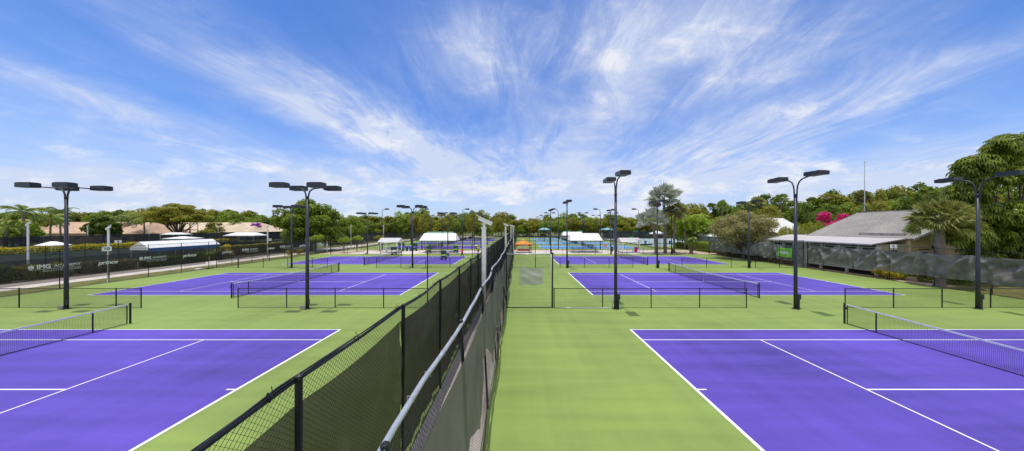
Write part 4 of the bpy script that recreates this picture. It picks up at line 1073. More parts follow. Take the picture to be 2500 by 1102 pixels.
big_tree((X(770, 57.6), 57.6, 0), 1.6, 1.4, 1.0, 2.7, 'lime', 111, 'small round topiary tree at the left end of the plaza', n=20, leaves=3600, size=.16, tr=.09, th=1.3)
big_tree((X(840, 58.4), 58.4, 0), 1.15, 1.1, .65, 2.45, 'lime', 112, 'small flat-topped tree on the plaza, second from the left', n=18, leaves=2600, size=.15, tr=.07, th=1.2)
big_tree((X(872, 61), 61, 0), 1.2, 1.1, .65, 2.65, 'lime', 113, 'small flat-topped tree on the plaza, third from the left', n=18, leaves=2600, size=.15, tr=.07, th=1.3)
big_tree((X(926, 63), 63, 0), 1.1, 1.0, .6, 2.7, 'olive', 114, 'small brownish tree behind the left gazebo', n=14, leaves=1200, size=.15, tr=.06, th=1.4)
# shrubs
def shrub(loc, rx, ry, h, mtl, seed, lab, leaves=3000, size=.18, cat='shrub', name='shrub'):
    t = thing(name, lab, cat, loc); cb, cl = crown(seed, rx, ry, h*.55, h*.45, 22, leaves, size, low=-.9); cb.build('foliage', LM[mtl], t)
    b = MB(); 
    for k in range(4): b.tube([(0, 0, 0), (rx*.4*math.cos(k*1.6), ry*.4*math.sin(k*1.6), h*.5)], [.05, .02], 5)
    b.build('stem', M_bark, t)
    return t
def hedge(x0, x1, y0, y1, h, mtl, seed, lab, dens=220, size=.14, name='hedge'):
    rg = random.Random(seed); t = thing(name, lab, 'hedge', ((x0+x1)/2, (y0+y1)/2, 0))
    w, d = (x1-x0)/2, (y1-y0)/2; b = MB(); A = 4*w*d+4*h*(w+d); n = int(min(26000, A*dens))
    for i in range(n):
        r_ = rg.random()*A
        bump = .10*mnoise.noise(Vector((rg.random(), 0, 0)))
        if r_ < 4*w*d: p = Vector((rg.uniform(-w, w), rg.uniform(-d, d), h)); nn = Vector((0, 0, 1))
        elif r_ < 4*w*d+4*h*w: s = rg.choice((-1, 1)); p = Vector((rg.uniform(-w, w), s*d, rg.uniform(.05, h))); nn = Vector((0, s, .3))
        else: s = rg.choice((-1, 1)); p = Vector((s*w, rg.uniform(-d, d), rg.uniform(.05, h))); nn = Vector((s, 0, .3))
        q = mnoise.noise(Vector((p.x*.9, p.y*.9, seed)))*.28
        if p.z > h-.05: p.z += q
        p += nn.normalized()*rg.uniform(-.22, .06)
        leafquad(b, p, nn+Vector((rg.gauss(0, .6), rg.gauss(0, .6), rg.gauss(0, .6))), size, rg, .6)
    b.build('foliage', LM[mtl], t)
    c = MB(); c.box((0, 0, h*.45), (2*w-.35, 2*d-.35, h*.85)); c.build('twig_core', mat('twigs', (.02, .022, .01), .95, var=.5, scale=8, bump=1), t)
hedge(-49.9, -47.4, 12, 27.5, 1.45, 'dark', 1, 'long clipped dark hedge behind the first lettered screen', size=.17)
hedge(-49.6, -47.6, 28.5, 31.5, 1.25, 'olive', 2, 'clipped hedge with bronze tips behind the second lettered word', size=.17)
hedge(-49.3, -47.4, 32.6, 36.6, 1.15, 'brown', 3, 'reddish clipped hedge before the left end of the marquee', size=.17)
hedge(-48.4, -47.0, 37.5, 47.0, 1.2, 'dark', 4, 'clipped hedge in front of the long marquee', size=.17)
hedge(-52.6, -50.8, 52, 66, 1.7, 'olive', 5, 'olive hedge behind the path left of the big bushy tree', size=.2)
hedge(-97.5, -95.5, 50, 100, 1.15, 'croton', 6, 'long strip of yellow shrubs before the far left dark fence', dens=90, size=.3)
hedge(X(1700, 63), X(1733, 63)+.8, 58, 66, 1.9, 'lime', 7, 'bright clipped hedge block left of the right fence corner', size=.15)
hedge(X(1658, 70), X(1700, 70), 68, 72, 1.3, 'green', 8, 'darker clipped hedge behind the short palm', size=.15)
hedge(X(1705, 76), X(1760, 76), 73, 78, 3.2, 'lime', 9, 'tall bright hedge behind the clipped block', size=.2)
hedge(36.9, 37.5, 39, 55, .9, 'brown', 10, 'row of bare brown stems under the right dark screen', dens=120, size=.14, name='shrub_row')
shrub((37.6, 29.9, 0), 1.1, 1.3, 1.0, 'croton', 21, 'yellow-leaved bush at the near corner of the clubhouse porch', 2600, .13)
shrub((38.3, 28.0, 0), 1.3, 1.2, 1.4, 'green', 22, 'green bush behind the grey screen right of the yellow-leaved bush', 2600, .14)
shrub((40.3, 26.6, 0), 1.2, 1.0, 1.5, 'green', 23, 'green bush behind the grey screen beside the cabbage palm trunk', 2400, .14)
shrub((-49, 49.0, 0), 1.3, 1.3, 2.2, 'croton', 24, 'yellow croton bush by the gap in the lettered screen', 2600, .2)
for i, (px, y) in enumerate(((714, 54.6), (739, 55.6))):
    shrub((X(px, y)-.6, y, 0), .75, .7, .9, 'croton', 30+i, ('yellow bush in the bed left of the first plaza tree', 'yellow bush closer to the first plaza tree')[i], 1200, .13)
def weeping(loc, r, h, mtl, seed, lab):
    rg = random.Random(seed); t = thing('weeping_shrub', lab, 'shrub', loc); b = MB()
    for i in range(190):
        a = rg.uniform(0, 2*PI); q = math.sqrt(rg.random()); x, y = r*q*math.cos(a), r*q*math.sin(a)
        z = h*(1-.35*q*q)+rg.uniform(-.3, .3); ln = rg.uniform(.8, 2.6)
        n = int(ln/.09)
        for k in range(n):
            s = k/n; p = Vector((x+(.5*math.cos(a))*s**.5+rg.gauss(0, .05), y+(.5*math.sin(a))*s**.5+rg.gauss(0, .05), z-ln*s*s))
            leafquad(b, p, Vector((math.cos(a), math.sin(a), .4+rg.gauss(0, .4))), .2, rg, .45)
    b.build('foliage', LM[mtl], t)
    MB().tube([(0, 0, 0), (0, 0, h*.9)], [.2, .08], 7).build('trunk', M_bark, t)
weeping((X(1990, 53.5), 53.5, 0), 2.9, 6.0, 'yellow', 1, 'big weeping yellow-green shrub left of the magenta blossom'); weeping((X(1956, 53.5), 53.5, 0), 1.8, 5.6, 'yellow', 2, 'middle weeping shrub behind the tall floodlight'); weeping((X(1917, 53), 53, 0), 1.2, 5.0, 'yellow', 3, 'smallest weeping shrub before the white ribbed roof')
weeping((X(2035, 54), 54, 0), 2.2, 5.6, 'yellow', 4, 'weeping yellow-green shrub at the foot of the clubhouse roof slope')
shrub((X(2032, 58), 58, 0), 4.3, 2.0, 8.7, 'pink', 41, 'magenta bougainvillea blooming beyond the clubhouse roof', 8200, .28, 'shrub', 'bougainvillea')
shrub((X(2062, 58), 58, 0), 1.3, 1.3, 8.9, 'pink', 42, 'small magenta tuft standing above the bougainvillea', 1500, .25, 'shrub', 'bougainvillea')
print('STAGE shrubs done')
# palms
def feather_crown(nf, ln, seed, droop=1.0, lw=.5, up=.9):
    rg = random.Random(seed); b = MB()
    for i in range(nf):
        a = 2*PI*i/nf*2.4+rg.uniform(-.2, .2); el = rg.uniform(-.1, 1.25)*up; l = ln*rg.uniform(.8, 1.1)
        dh = Vector((math.cos(a), math.sin(a), 0)); p = Vector((0, 0, 0)); n = 16; ang = el
        side = Vector((-math.sin(a), math.cos(a), 0)); pts = [p.copy()]
        for k in range(n):
            d = dh*math.cos(ang)+Vector((0, 0, math.sin(ang))); p = p+d*l/n; pts.append(p.copy()); ang -= droop*(.05+.10*k/n+.03)
            if k > 1:
                for s in (-1, 1):
                    for _ in range(3):
                        q = p-d*(l/n)*rg.random(); w = lw*math.sin(PI*min(.97, (k+1.5)/(n+2)))*rg.uniform(.8, 1.1)
                        tip = q+side*s*w*.8+d*w*.45+Vector((0, 0, -.42*w-rg.uniform(0, .15)*w)); t_ = d*.06
                        o = len(b.v); b.v += [tuple(q-t_), tuple(q+t_), tuple(q.lerp(tip, .6)+t_*.7+Vector((0, 0, .05*w))), tuple(tip)]; b.f.append((o, o+1, o+2, o+3))
        b.tube([tuple(q) for q in pts[::3]], .022, 4, False)
    return b
def fan_crown(nf, pet, blade, seed, nb=18, low=-.75, width=2.5, tipdroop=.25, bw=.07, roll=1.0):
    rg = random.Random(seed); b = MB()
    for i in range(nf):
        a = i*2.39996+rg.uniform(-.15, .15); el = math.asin(max(-.95, min(.98, low+(1.0-low)*((i+.5)/nf)**.85)))+rg.uniform(-.1, .1)
        d = Vector((math.cos(a)*math.cos(el), math.sin(a)*math.cos(el), math.sin(el)))
        side = Vector((-math.sin(a), math.cos(a), 0)); side = Matrix.Rotation(rg.uniform(-1.0, 1.0)*roll, 3, d) @ side; up = side.cross(d); up = -up if up.z < 0 else up
        pl = pet*rg.uniform(.75, 1.15); hub = d*pl+Vector((0, 0, -.08*pl*pl)); bl = blade*rg.uniform(.85, 1.12)
        b.tube([(0, 0, 0), tuple(hub*.5+Vector((0, 0, .04))), tuple(hub)], .02, 4, False)
        for k in range(nb):
            th = (k/(nb-1)-.5)*width
            f = math.cos(th*.6)
            dd = (d*math.cos(th)+side*math.sin(th)); ld = bl*(.72+.28*math.cos(th)); wv = side*math.cos(th)-d*math.sin(th)
            cup = up*(.16*abs(math.sin(th))*bl)
            m_ = hub+dd*ld*.6+cup; tp = hub+dd*ld+cup-Vector((0, 0, tipdroop*bl*rg.uniform(.4, 1.2)*(1 if el < .9 else .3))); fold = up*.03*((k % 2)*2-1)
            o = len(b.v); b.v += [tuple(hub), tuple(m_+wv*bw*bl+fold), tuple(tp), tuple(m_-wv*bw*bl-fold)]; b.f.append((o, o+1, o+2, o+3))
    return b
def palm_trunk(h, r0, r1, lean=(0, 0), boots=False):
    b = MB(); n = 14; pts = []; rr = []
    for k in range(n+1):
        s = k/n; pts.append((lean[0]*s*s, lean[1]*s*s, h*s)); rr.append((r0+(r1-r0)*s)*(1+.05*(k % 2))*(1.35 if k == 0 else 1))
    b.tube(pts, rr, 10)
    if boots:
        for i in range(26):
            a = i*2.4; z = h-.05-i*.03; b.box((lean[0]+math.cos(a)*(r1+.03), lean[1]+math.sin(a)*(r1+.03), z), (.10, .05, .28), rz=a, ry=.5)
    b.smooth = not boots
    return b
def palm(loc, h, r0, r1, cb, mtl, lab, lean=(0, 0), name='palm_tree', boots=False, dead=None):
    t = thing(name, lab, 'palm', loc)
    palm_trunk(h, r0, r1, lean, boots).build('trunk', M_palmbark, t)
    c = cb.build('crown', LM[mtl], t); c.location = (lean[0], lean[1], h+.05)
    if dead: 
        dcb = dead.build('dead_fronds', LM['brown'], t); dcb.location = (lean[0], lean[1], h-.1)
    return t
# two silver bismarck palms
palm((X(1624, 57.3), 57.3, 0), 10.6, .27, .22, fan_crown(30, 1.85, 1.85, 5, nb=13, low=-.55, width=3.0, tipdroop=.08, bw=.10), 'silver', 'taller silvery fan palm above the third-row floodlight', lean=(-.3, 0), name='fan_palm', dead=fan_crown(8, .8, 1.5, 6, low=-.95))
palm((X(1602, 56.6), 56.6, 0), 6.3, .30, .22, fan_crown(19, 1.6, 1.65, 7, nb=14, low=-.45, width=3.3, tipdroop=.12, bw=.10), 'silver', 'shorter silvery fan palm in front of the taller one', lean=(-.9, 0), name='fan_palm')
palm((X(1648, 58), 58.4, 0), 8.4, .2, .17, fan_crown(20, 1.2, 1.5, 17, nb=20, low=-.5, width=3.2, tipdroop=.3, bw=.06), 'sabal', 'fan palm with hanging dead leaves right behind the silver palms', lean=(.3, 0), name='fan_palm', dead=fan_crown(12, .7, 1.3, 18, low=-.98))
palm((X(1687, 57), 57, 0), 2.7, .28, .2, feather_crown(46, 1.75, 9, 1.3, .38), 'palm', 'short stout palm with a round tuft before the clipped hedge')
palm((X(1685, 66), 68, 0), 6.6, .2, .16, feather_crown(26, 4.6, 10, .95, .8), 'lime', 'bright arching feather palm behind the short stout palm', name='feather_palm')
palm((X(1655, 64), 70, 0), 8.2, .2, .16, feather_crown(22, 3.8, 12, .95, .7), 'palm', 'darker feather palm just right of the silver palms', name='feather_palm')
# cabbage palm behind the right fence
palm((X(2294, 25.6), 25.6, 0), 5.65, .31, .27, fan_crown(58, 1.15, 1.15, 15, nb=18, low=-.5, width=2.3, tipdroop=.22, bw=.05), 'sabal', 'stout cabbage palm behind the grey screen in front of the clubhouse gable', name='cabbage_palm', boots=True)
palm((X(2105, 76), 76, 0), 12.9, .2, .16, fan_crown(26, .9, 1.2, 25, low=-.3), 'sabal', 'tall thin palm poking above the wood beside the antenna mast', dead=fan_crown(12, .6, 1.1, 26, low=-.95))
palm((X(2265, 70), 70, 0), 13.0, .2, .16, fan_crown(26, 1.0, 1.3, 27, low=-.3), 'palm', 'tall palm poking above the wood behind the cabbage palm')
palm((X(1849, 74), 74, 0), 10.9, .2, .16, fan_crown(24, .9, 1.2, 28, low=-.3), 'sabal', 'palm top above the wood behind the grey-brown tree', dead=fan_crown(10, .5, 1.0, 29, low=-.95))
palm((X(1763, 78), 78, 0), 10.6, .18, .15, fan_crown(22, .8, 1.1, 30, low=-.3), 'palm', 'small palm top in the wood left of the grey-brown tree')
palm((X(1925, 72), 74, 0), 12.0, .18, .15, fan_crown(22, .8, 1.1, 31, low=-.3), 'palm', 'small palm top in the wood above the second right floodlight')
# coconut-like palms at far left
for i, (px, Y, yt, ln, mtl, lab) in enumerate(((14, 58, 548, 3.4, 'palm', 'feather palm cut by the left picture edge'), (60, 60, 512, 4.2, 'palm', 'tall arching feather palm left of the four-headed floodlight'), (122, 78, 528, 4.2, 'palm', 'feather palm with drooping fronds behind the first tan roof'), (148, 84, 513, 4.2, 'dark', 'dark feather palm behind the nearest four-headed floodlight'), (312, 105, 528, 3.8, 'dark', 'dark feather palm behind the second tan roof'), (353, 92, 525, 4.6, 'palm', 'arching feather palm between the second and long tan roofs'), (30, 64, 540, 3.2, 'sabal', 'straw-coloured palm near the left picture edge'), (285, 110, 525, 3.4, 'palm', 'slim palm above the round dark tree'), (575, 118, 540, 3.2, 'palm', 'pale feather palm before the right half of the long tan roof'))):
    palm((X(px, Y), Y, 0), H(yt+7, Y), .22, .15, feather_crown(24, ln, 50+i, .95, ln*.17), mtl, lab, lean=(.3*(-1)**i, 0), name='feather_palm')
# umbrella tree at right: whorls of drooping leaflets
def umbrella_tree(loc, parts, seed, lab, nros=1500):
    rg = random.Random(seed); t = thing('umbrella_tree', lab, 'tree', loc); b = MB(); cl = []
    for (cx, cy, cz, r, fl) in parts:
        cl.append(Vector((cx, cy, cz-r*.3)))
        n = int(nros*r*r/sum(p[3]**2 for p in parts))
        for i in range(n):
            q = Vector((rg.gauss(0, 1), rg.gauss(0, 1), rg.gauss(0, 1))).normalized()
            if q.z < -.35: q.z *= -1
            u = rg.uniform(.72, 1.04); c = Vector((cx+q.x*r*u, cy+q.y*r*u, cz+q.z*r*fl*u))
            ax = (q*.8+Vector((0, 0, .9))).normalized(); s1 = ax.cross(Vector((.3, .9, .1))).normalized(); s2 = ax.cross(s1)
            L_ = rg.uniform(.30, .46); k = rg.randint(8, 11); ph = rg.random()*6
            for j in range(k):
                a = ph+2*PI*j/k; d = s1*math.cos(a)+s2*math.sin(a); w = ax.cross(d)*L_*.17
                m_ = c+d*L_*.6-Vector((0, 0, .10*L_)); tp = c+d*L_*.9-Vector((0, 0, rg.uniform(.5, .95)*L_))
                o = len(b.v); b.v += [tuple(c+d*.05), tuple(m_+w), tuple(tp), tuple(m_-w)]; b.f.append((o, o+1, o+2, o+3))
    b.build('crown', LM['umb'], t)
    # inner filling of leaves in the dark green leaf colours
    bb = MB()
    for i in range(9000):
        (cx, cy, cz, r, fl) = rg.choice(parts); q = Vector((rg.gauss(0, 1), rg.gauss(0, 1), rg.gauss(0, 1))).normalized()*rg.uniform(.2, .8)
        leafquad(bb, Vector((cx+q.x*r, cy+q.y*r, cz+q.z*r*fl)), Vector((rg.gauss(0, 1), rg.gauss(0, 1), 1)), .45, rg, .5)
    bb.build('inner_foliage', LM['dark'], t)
    trunk(2.4, .34, cl, seed+3, nl=16, lr=.3).build('trunk', M_bark, t)
LM['umb'] = leafmat('leaves_umbrella', (.028, .062, .009), (.33, .40, .04), .42, .3)
parts = []
rg = random.Random(909)
OUT = [(340, 2440, 2580), (380, 2425, 2580), (395, 2350, 2580), (430, 2345, 2580), (470, 2340, 2580), (520, 2345, 2580), (560, 2330, 2580), (600, 2335, 2580), (640, 2375, 2580)]
for i in range(84):
    py = rg.uniform(352, 648); lo_ = prof(py, [(a_, b_) for a_, b_, c_ in OUT])
    px = rg.uniform(lo_+10, 2575) if i % 3 else lo_+rg.uniform(8, 50)
    Y = 27.4+rg.uniform(-1.4, 1.6); rp = rg.uniform(20, 42); parts.append((X(px, Y)-46, Y-27, H(py, Y), rp*Y/F, rg.uniform(.7, 1.15)))
umbrella_tree((46, 27, 0), parts, 5, 'big dark umbrella tree with drooping glossy leaf whorls at the right edge', 7200)
print('STAGE trees done')

# ------------------------------------------------------------------ people
M_skin = mat('skin', (.30, .16, .10), .55); M_skin2 = mat('skin_tan', (.42, .24, .15), .55)
def skin_mesh(pts, edges, m, name, parent, lvl=2):
    me = bpy.data.meshes.new(name); me.from_pydata([p[:3] for p in pts], edges, []); me.materials.append(m)
    o = bpy.data.objects.new(name, me); C.objects.link(o)
    md = o.modifiers.new('Skin', 'SKIN'); md.use_smooth_shade = True
    for i, p in enumerate(pts):
        r = p[3]; me.skin_vertices[0].data[i].radius = (r, r) if not isinstance(r, tuple) else r
    me.skin_vertices[0].data[0].use_root = True
    s = o.modifiers.new('Sub', 'SUBSURF'); s.levels = lvl; s.render_levels = lvl
    o.parent = parent
    return o
def person(loc, rz, lab, shirt, shorts, skin, hair, s=1.0, arms=None, legs=None, cap=None):
    t = thing('person', lab, 'person', loc, rz); t.scale = (s, s, s)
    arms = arms or [((-.27, -.02, 1.16), (-.30, -.10, .90)), ((.27, -.02, 1.16), (.30, -.10, .90))]
    legs = legs or [((-.11, -.02, .50), (-.14, 0, .08)), ((.12, .03, .50), (.15, .05, .08))]
    P = [(0, 0, .96, .13), (0, 0, 1.12, .12), (0, 0, 1.30, .145), (0, .01, 1.44, .10), (0, 0, 1.53, .05), (0, -.01, 1.62, .082), (0, -.015, 1.72, .088)]
    E = [(0, 1), (1, 2), (2, 3), (3, 4), (4, 5), (5, 6)]
    def add(p, par): P.append(p); E.append((par, len(P)-1)); return len(P)-1
    for si, (el, wr) in zip((-1, 1), arms):
        a = add((si*.19, 0, 1.42, .055), 3); e = add((*el, .038), a); w = add((*wr, .027), e)
        d = (Vector(wr)-Vector(el)).normalized(); hp = Vector(wr)+d*.06; h = add((*hp, .032), w)
        sd = d.cross(Vector((1, 0, 0))); sd = sd.normalized() if sd.length > .1 else Vector((0, 1, 0))
        for k, ln in enumerate((.065, .075, .07, .055)):
            q = hp+d*.035+sd*(k-1.5)*.018; f1 = add((*q, .009), h); q2 = q+d*ln*.6+Vector((0, 0, -.006)); f2 = add((*q2, .008), f1); add((*(q2+d*ln*.4+Vector((-si*.012, 0, 0))), .007), f2)
        q = hp+sd*-.035; f1 = add((*q, .010), h); add((*(q+d*.04-sd*.02), .009), f1)
    for si, (kn, an) in zip((-1, 1), legs):
        hpj = add((si*.10, 0, .90, .092), 0); k = add((*kn, .058), hpj); a = add((*an, .038), k); add((an[0], an[1]-.15, an[2]-.045, .038), a)
    skin_mesh(P, E, skin, 'body', t)
    A = [(0, 0, .94, .155), (0, 0, 1.12, .15), (0, 0, 1.30, .172), (0, .01, 1.44, .12), (0, 0, 1.49, .075)]; EE = [(0, 1), (1, 2), (2, 3), (3, 4)]
    for si, (el, wr) in zip((-1, 1), arms):
        A.append((si*.20, 0, 1.42, .078)); EE.append((3, len(A)-1)); m_ = Vector((si*.20, 0, 1.42)).lerp(Vector(el), .65); A.append((*m_, .068)); EE.append((len(A)-2, len(A)-1))
    skin_mesh(A, EE, shirt, 'shirt', t)
    B = [(0, 0, 1.0, .15), (0, 0, .90, .15)]; EB = [(0, 1)]
    for si, (kn, an) in zip((-1, 1), legs):
        B.append((si*.10, 0, .86, .112)); EB.append((1, len(B)-1)); m_ = Vector((si*.10, 0, .86)).lerp(Vector(kn), .7); B.append((*m_, .095)); EB.append((len(B)-2, len(B)-1))
    skin_mesh(B, EB, shorts, 'shorts', t)
    b = MB(); b.ball((0, .012, 1.705), (.098, .108, .115), 14, 8, -.1); sm(b).build('cap' if cap else 'hair', cap or hair, t)
    if cap: b = MB(); b.box((0, -.14, 1.70), (.15, .12, .015)); b.build('cap_brim', cap, t)
    f = MB(); f.ball((0, -.108, 1.655), (.014, .022, .026), 6, 4)
    for q in (-1, 1): f.ball((q*.092, .0, 1.66), (.012, .02, .032), 6, 4)
    sm(f).build('nose_and_ears', skin, t)
    f = MB()
    for q in (-1, 1): f.ball((q*.033, -.093, 1.685), .011, 6, 4)
    f.box((0, -.098, 1.61), (.045, .01, .009)); f.build('eyes_and_mouth', hair, t)
    for (kn, an) in legs:
        b = MB(); b.ball((an[0], an[1]-.08, .045), (.05, .14, .05), 10, 6); sm(b).build('shoe', M_white, t)
    return t
M_hair = mat('dark_hair', (.02, .015, .012), .6); M_wh = mat('white_shirt', (.68, .72, .80), .8); M_bs = mat('blue_shorts', (.04, .12, .42), .8)
M_rs = mat('red_shirt', (.75, .04, .05), .8); M_ds = mat('dark_shorts', (.10, .01, .015), .8); M_ls = mat('lime_shirt', (.25, .85, .12), .8)
person((-10.95, 46.0, .006), .3, 'person in a white shirt and blue shorts standing beside the green ball cart', M_wh, M_bs, M_skin2, M_hair, 1.02, cap=M_tb)
p = person((-9.15, 48.1, .006), .2, 'person in a red shirt and dark shorts holding a racket out sideways', M_rs, M_ds, M_skin, M_hair, .97, arms=[((-.30, -.08, 1.22), (-.22, -.28, 1.12)), ((.46, -.03, 1.40), (.72, -.05, 1.42))], legs=[((-.16, -.04, .5), (-.22, .02, .08)), ((.18, .02, .50), (.30, .10, .08))])
t = thing('tennis_racket', 'tennis racket held out by the person in red', 'racket', (-9.15+.80, 48.1+.1, 1.40))
MB().tube([(0, 0, 0), (.32, 0, .02)], .014, 6).build('handle', M_black, t)
b = MB(); b.tube([(.32+.16+.17*math.cos(a), 0, .02+.13*math.sin(a)) for a in [2*PI*k/18 for k in range(19)]], .011, 5); b.build('frame', M_black, t)
b = MB()
for k in range(-3, 4): b.tube([(.48+k*.04, 0, .02-.11), (.48+k*.04, 0, .02+.11)], .002, 3); b.tube([(.35, 0, .02+k*.03), (.61, 0, .02+k*.03)], .002, 3)
b.build('strings', M_white, t)
person((X(1168, 54.5), 54.3, 0), -.4, 'person in a lime green shirt beside the left middle fence', M_ls, M_ds, M_skin2, M_hair, 1.0)
person((X(1526, 98), 98, .006), .1, 'distant person in dark blue on the far side of the blue courts', M_bs, M_ds, M_skin, M_hair, 1.0)
person((X(1079, 59.5), 59.35, .42), 0, 'person in dark clothes seated on the left bleacher', mat('dark_cloth', (.04, .015, .02), .8), M_ds, M_skin, M_hair, .72, legs=[((-.12, -.40, .80), (-.13, -.40, .35)), ((.12, -.40, .80), (.13, -.40, .35))])
print('STAGE people done')

# ------------------------------------------------------------------ sky, sun, camera
SX, SYY = .078, .032
d = Vector((SX, SYY, -1)).normalized()
sun = bpy.data.lights.new('sun', 'SUN'); sun.energy = 2.9; sun.angle = R(.53); sun.color = (1, .965, .91)
so = bpy.data.objects.new('sun', sun); C.objects.link(so); so.rotation_euler = d.to_track_quat('-Z', 'Y').to_euler(); so.location = (0, 0, 60)
w = bpy.data.worlds.new('World'); S.world = w; w.use_nodes = True; nt = w.node_tree; nt.nodes.clear(); N = nt.nodes.new
sky = N('ShaderNodeTexSky'); sky.sky_type = 'NISHITA'; sky.sun_disc = False
sky.sun_elevation = math.asin(-d.z); sky.sun_rotation = math.atan2(-d.x, -d.y); sky.air_density = 1.0; sky.dust_density = .6; sky.ozone_density = 2.5; sky.altitude = 0
tc = N('ShaderNodeTexCoord'); sp = N('ShaderNodeSeparateXYZ'); L(nt, tc.outputs['Generated'], sp.inputs[0])
def mth(op, a, b=None, c=None, clamp=False):
    n = N('ShaderNodeMath'); n.operation = op; n.use_clamp = clamp
    for i, v in enumerate((a, b, c)):
        if v is None: continue
        if isinstance(v, (int, float)): n.inputs[i].default_value = v
        else: L(nt, v, n.inputs[i])
    return n.outputs[0]
zc = mth('MAXIMUM', sp.outputs['Z'], 0.0); za = mth('ADD', zc, .20)
u = mth('DIVIDE', sp.outputs['X'], za); v = mth('DIVIDE', sp.outputs['Y'], za)
cb = N('ShaderNodeCombineXYZ'); L(nt, u, cb.inputs[0]); L(nt, v, cb.inputs[1])
def nz(vec, scale, loc, rot, sc, detail=6, rough=.55, dist=0, col=False):
    mp = N('ShaderNodeMapping'); mp.inputs['Scale'].default_value = scale; mp.inputs['Location'].default_value = loc; mp.inputs['Rotation'].default_value = rot
    L(nt, vec, mp.inputs[0]); n = N('ShaderNodeTexNoise'); n.inputs['Scale'].default_value = sc; n.inputs['Detail'].default_value = detail; n.inputs['Roughness'].default_value = rough; n.inputs['Distortion'].default_value = dist
    L(nt, mp.outputs[0], n.inputs['Vector']); return n.outputs['Color' if col else 'Fac']
def mr(x, a, b, c=0, e=1):
    n = N('ShaderNodeMapRange'); n.interpolation_type = 'SMOOTHSTEP'; n.inputs['From Min'].default_value = a; n.inputs['From Max'].default_value = b; n.inputs['To Min'].default_value = c; n.inputs['To Max'].default_value = e
    L(nt, x, n.inputs['Value']); return n.outputs[0]
# a high layer of cirrus on a flat plane above, bent by slow winds
def vadd(a, b, k):
    s1 = N('ShaderNodeVectorMath'); s1.operation = 'SUBTRACT'; L(nt, b, s1.inputs[0]); s1.inputs[1].default_value = (.5, .5, .5)
    s2 = N('ShaderNodeVectorMath'); s2.operation = 'SCALE'; L(nt, s1.outputs[0], s2.inputs[0]); s2.inputs['Scale'].default_value = k
    s3 = N('ShaderNodeVectorMath'); s3.operation = 'ADD'; L(nt, a, s3.inputs[0]); L(nt, s2.outputs[0], s3.inputs[1]); return s3.outputs[0]
P0 = cb.outputs[0]
P1 = vadd(P0, nz(P0, (1, .6, 1), (4, 2, 0), (0, 0, 0), .8, 2, .5, 0, True), 1.0)
strk = mr(nz(P1, (1.5, .62, 1), (7.1, .4, 0), (0, 0, -.75), 1.5, 10, .62, .5), .36, .68)
fine = mr(nz(P1, (3.0, 1.0, 1), (1.1, 5.4, 0), (0, 0, -.2), 2.6, 11, .70, .8), .38, .70)
big = mr(nz(P0, (1, .6, 1), (3.3, 1.2, 0), (0, 0, -.25), .9, 3, .5, .6), .40, .68)
# the cloud banks themselves, by bearing and height above the horizon
yy = mth('MAXIMUM', sp.outputs['Y'], .05); tx = mth('DIVIDE', sp.outputs['X'], yy); tz = mth('DIVIDE', sp.outputs['Z'], yy)
wn = nz(P0, (1, 1, 1), (9, 3, 0), (0, 0, 0), 1.6, 4, .55); wn2 = nz(P0, (1, 1, 1), (2, 8, 0), (0, 0, 0), 1.6, 4, .55)
tx = mth('ADD', tx, mth('MULTIPLY', mth('SUBTRACT', wn, .5), .35)); tz = mth('ADD', tz, mth('MULTIPLY', mth('SUBTRACT', wn2, .5), .16))
def bank(ax, ez, ln, wd, tilt, amp):
    c, s_ = math.cos(tilt), math.sin(tilt)
    dx = mth('SUBTRACT', tx, ax); dz = mth('SUBTRACT', tz, ez)
    a = mth('DIVIDE', mth('ADD', mth('MULTIPLY', dx, c), mth('MULTIPLY', dz, s_)), ln)
    b2 = mth('DIVIDE', mth('SUBTRACT', mth('MULTIPLY', dz, c), mth('MULTIPLY', dx, s_)), wd)
    return mth('MULTIPLY', mth('EXPONENT', mth('MULTIPLY', mth('ADD', mth('MULTIPLY', a, a), mth('MULTIPLY', b2, b2)), -1.0)), amp)
banks = [(.40, .64, .72, .17, .10, 1.0), (.62, .48, .62, .07, .26, .5), (1.10, .42, .80, .09, .30, 1.0), (1.45, .20, .60, .10, .12, .6), (-1.30, .38, .60, .060, -.34, .7), (-.62, .39, .42, .10, -.46, 1.0), (-.30, .28, .25, .06, -.35, .7),
         (-.42, .165, .45, .035, -.06, .8), (.35, .20, .55, .07, .05, .55), (-1.45, .14, .60, .09, -.10, .85), (.85, .15, .7, .06, .02, .7), (-.15, .62, .2, .10, -.9, .35)]
bk = None
for q in banks:
    o = bank(*q); bk = o if bk is None else mth('ADD', bk, o)
bk = mth('MINIMUM', mth('ADD', bk, mth('MULTIPLY', big, .34)), 1.15)
tex = mth('ADD', mth('MULTIPLY', strk, .52), mth('MULTIPLY', fine, .36))
wisp = mth('MULTIPLY', bk, mth('MULTIPLY', mth('ADD', tex, .20), 1.12))
hv = mr(sp.outputs['Z'], .0, .42, 1, 0)
veil = mth('MULTIPLY', mth('MULTIPLY', hv, hv), .46)
lo = N('ShaderNodeCombineXYZ'); L(nt, mth('DIVIDE', sp.outputs['X'], mth('ADD', yy, .1)), lo.inputs[0]); L(nt, mth('MULTIPLY', mth('DIVIDE', sp.outputs['Z'], mth('ADD', yy, .1)), 2.8), lo.inputs[1])
cum = nz(lo.outputs[0], (1, 1, 1), (2.3, 0, 0), (0, 0, 0), 4.6, 10, .64, .25)
side = mr(mth('DIVIDE', sp.outputs['X'], yy), -.5, .6, .25, 1)
cm = mth('MULTIPLY', mth('MULTIPLY', mr(cum, .50, .62), side), mth('MULTIPLY', mr(sp.outputs['Z'], .0, .02), mr(sp.outputs['Z'], .07, .20, 1, 0)))
dens = mth('ADD', mth('ADD', wisp, veil), mth('MULTIPLY', cm, .7), clamp=True)
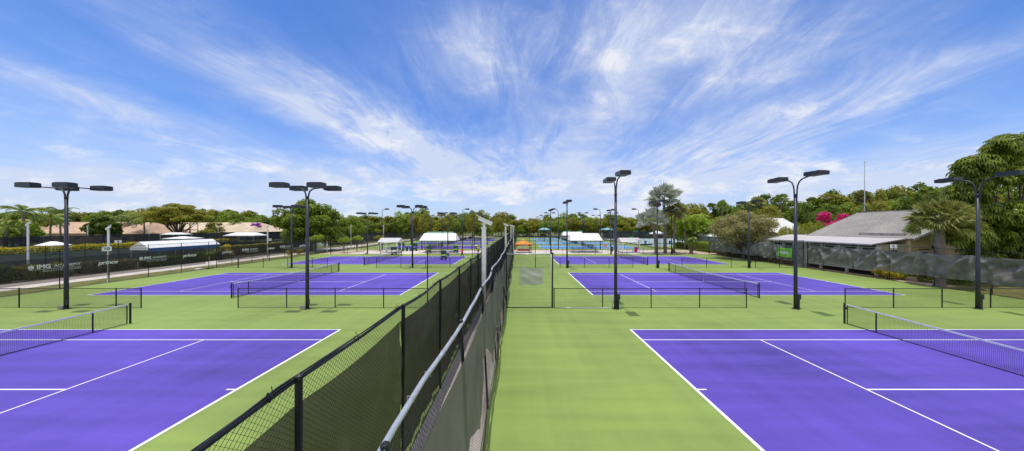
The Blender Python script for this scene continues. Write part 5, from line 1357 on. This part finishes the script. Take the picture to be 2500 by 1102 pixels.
back = mth('MULTIPLY', mr(mth('SUBTRACT', mth('MULTIPLY', sp.outputs['Z'], 1.3), sp.outputs['Y']), .15, .85), mth('ADD', mth('MULTIPLY', strk, .5), .62))  # unseen bright cloud behind and above the camera, added for fill light
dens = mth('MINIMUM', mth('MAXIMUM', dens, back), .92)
tint = N('ShaderNodeMix'); tint.data_type = 'RGBA'; tint.blend_type = 'MULTIPLY'; tint.inputs[0].default_value = 1; L(nt, sky.outputs[0], tint.inputs[6]); tint.inputs[7].default_value = (.70, .86, 1.22, 1)
hs = N('ShaderNodeHueSaturation'); hs.inputs['Saturation'].default_value = 1.08; L(nt, tint.outputs[2], hs.inputs['Color'])
mx = N('ShaderNodeMix'); mx.data_type = 'RGBA'; L(nt, dens, mx.inputs[0]); L(nt, hs.outputs[0], mx.inputs[6])
cc = N('ShaderNodeMix'); cc.data_type = 'RGBA'; L(nt, mr(cum, .48, .68), cc.inputs[0]); cc.inputs[6].default_value = (4.5, 5.0, 6.3, 1); cc.inputs[7].default_value = (6.2, 6.3, 6.6, 1)
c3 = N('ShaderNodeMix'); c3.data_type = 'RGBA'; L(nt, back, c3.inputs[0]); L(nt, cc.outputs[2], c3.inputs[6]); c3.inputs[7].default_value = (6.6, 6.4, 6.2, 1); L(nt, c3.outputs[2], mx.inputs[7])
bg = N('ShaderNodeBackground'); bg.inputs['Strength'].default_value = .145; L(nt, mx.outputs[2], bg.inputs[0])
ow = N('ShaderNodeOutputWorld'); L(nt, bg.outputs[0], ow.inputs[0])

cam = bpy.data.cameras.new('camera'); co = bpy.data.objects.new('camera', cam); C.objects.link(co)
co.location = (0, 0, HC); co.rotation_euler = (R(90), 0, 0)
cam.sensor_width = 36; cam.sensor_fit = 'HORIZONTAL'; cam.lens = 36*F/2500; cam.shift_x = -(VX-1250)/2500; cam.shift_y = (VY-551)/2500
cam.clip_start = .05; cam.clip_end = 3000
S.camera = co
S.render.engine = 'CYCLES'
S.cycles.max_bounces = 6; S.cycles.transparent_max_bounces = 24; S.cycles.diffuse_bounces = 3; S.cycles.caustics_reflective = False; S.cycles.caustics_refractive = False
S.view_settings.view_transform = 'Standard'; S.view_settings.look = 'None'; S.view_settings.exposure = 0; S.view_settings.gamma = 1
for o in bpy.data.objects:
    if '_len' in o: del o['_len']
print('OBJECTS', len(bpy.data.objects), 'POLYS', sum(len(m.polygons) for m in bpy.data.meshes))
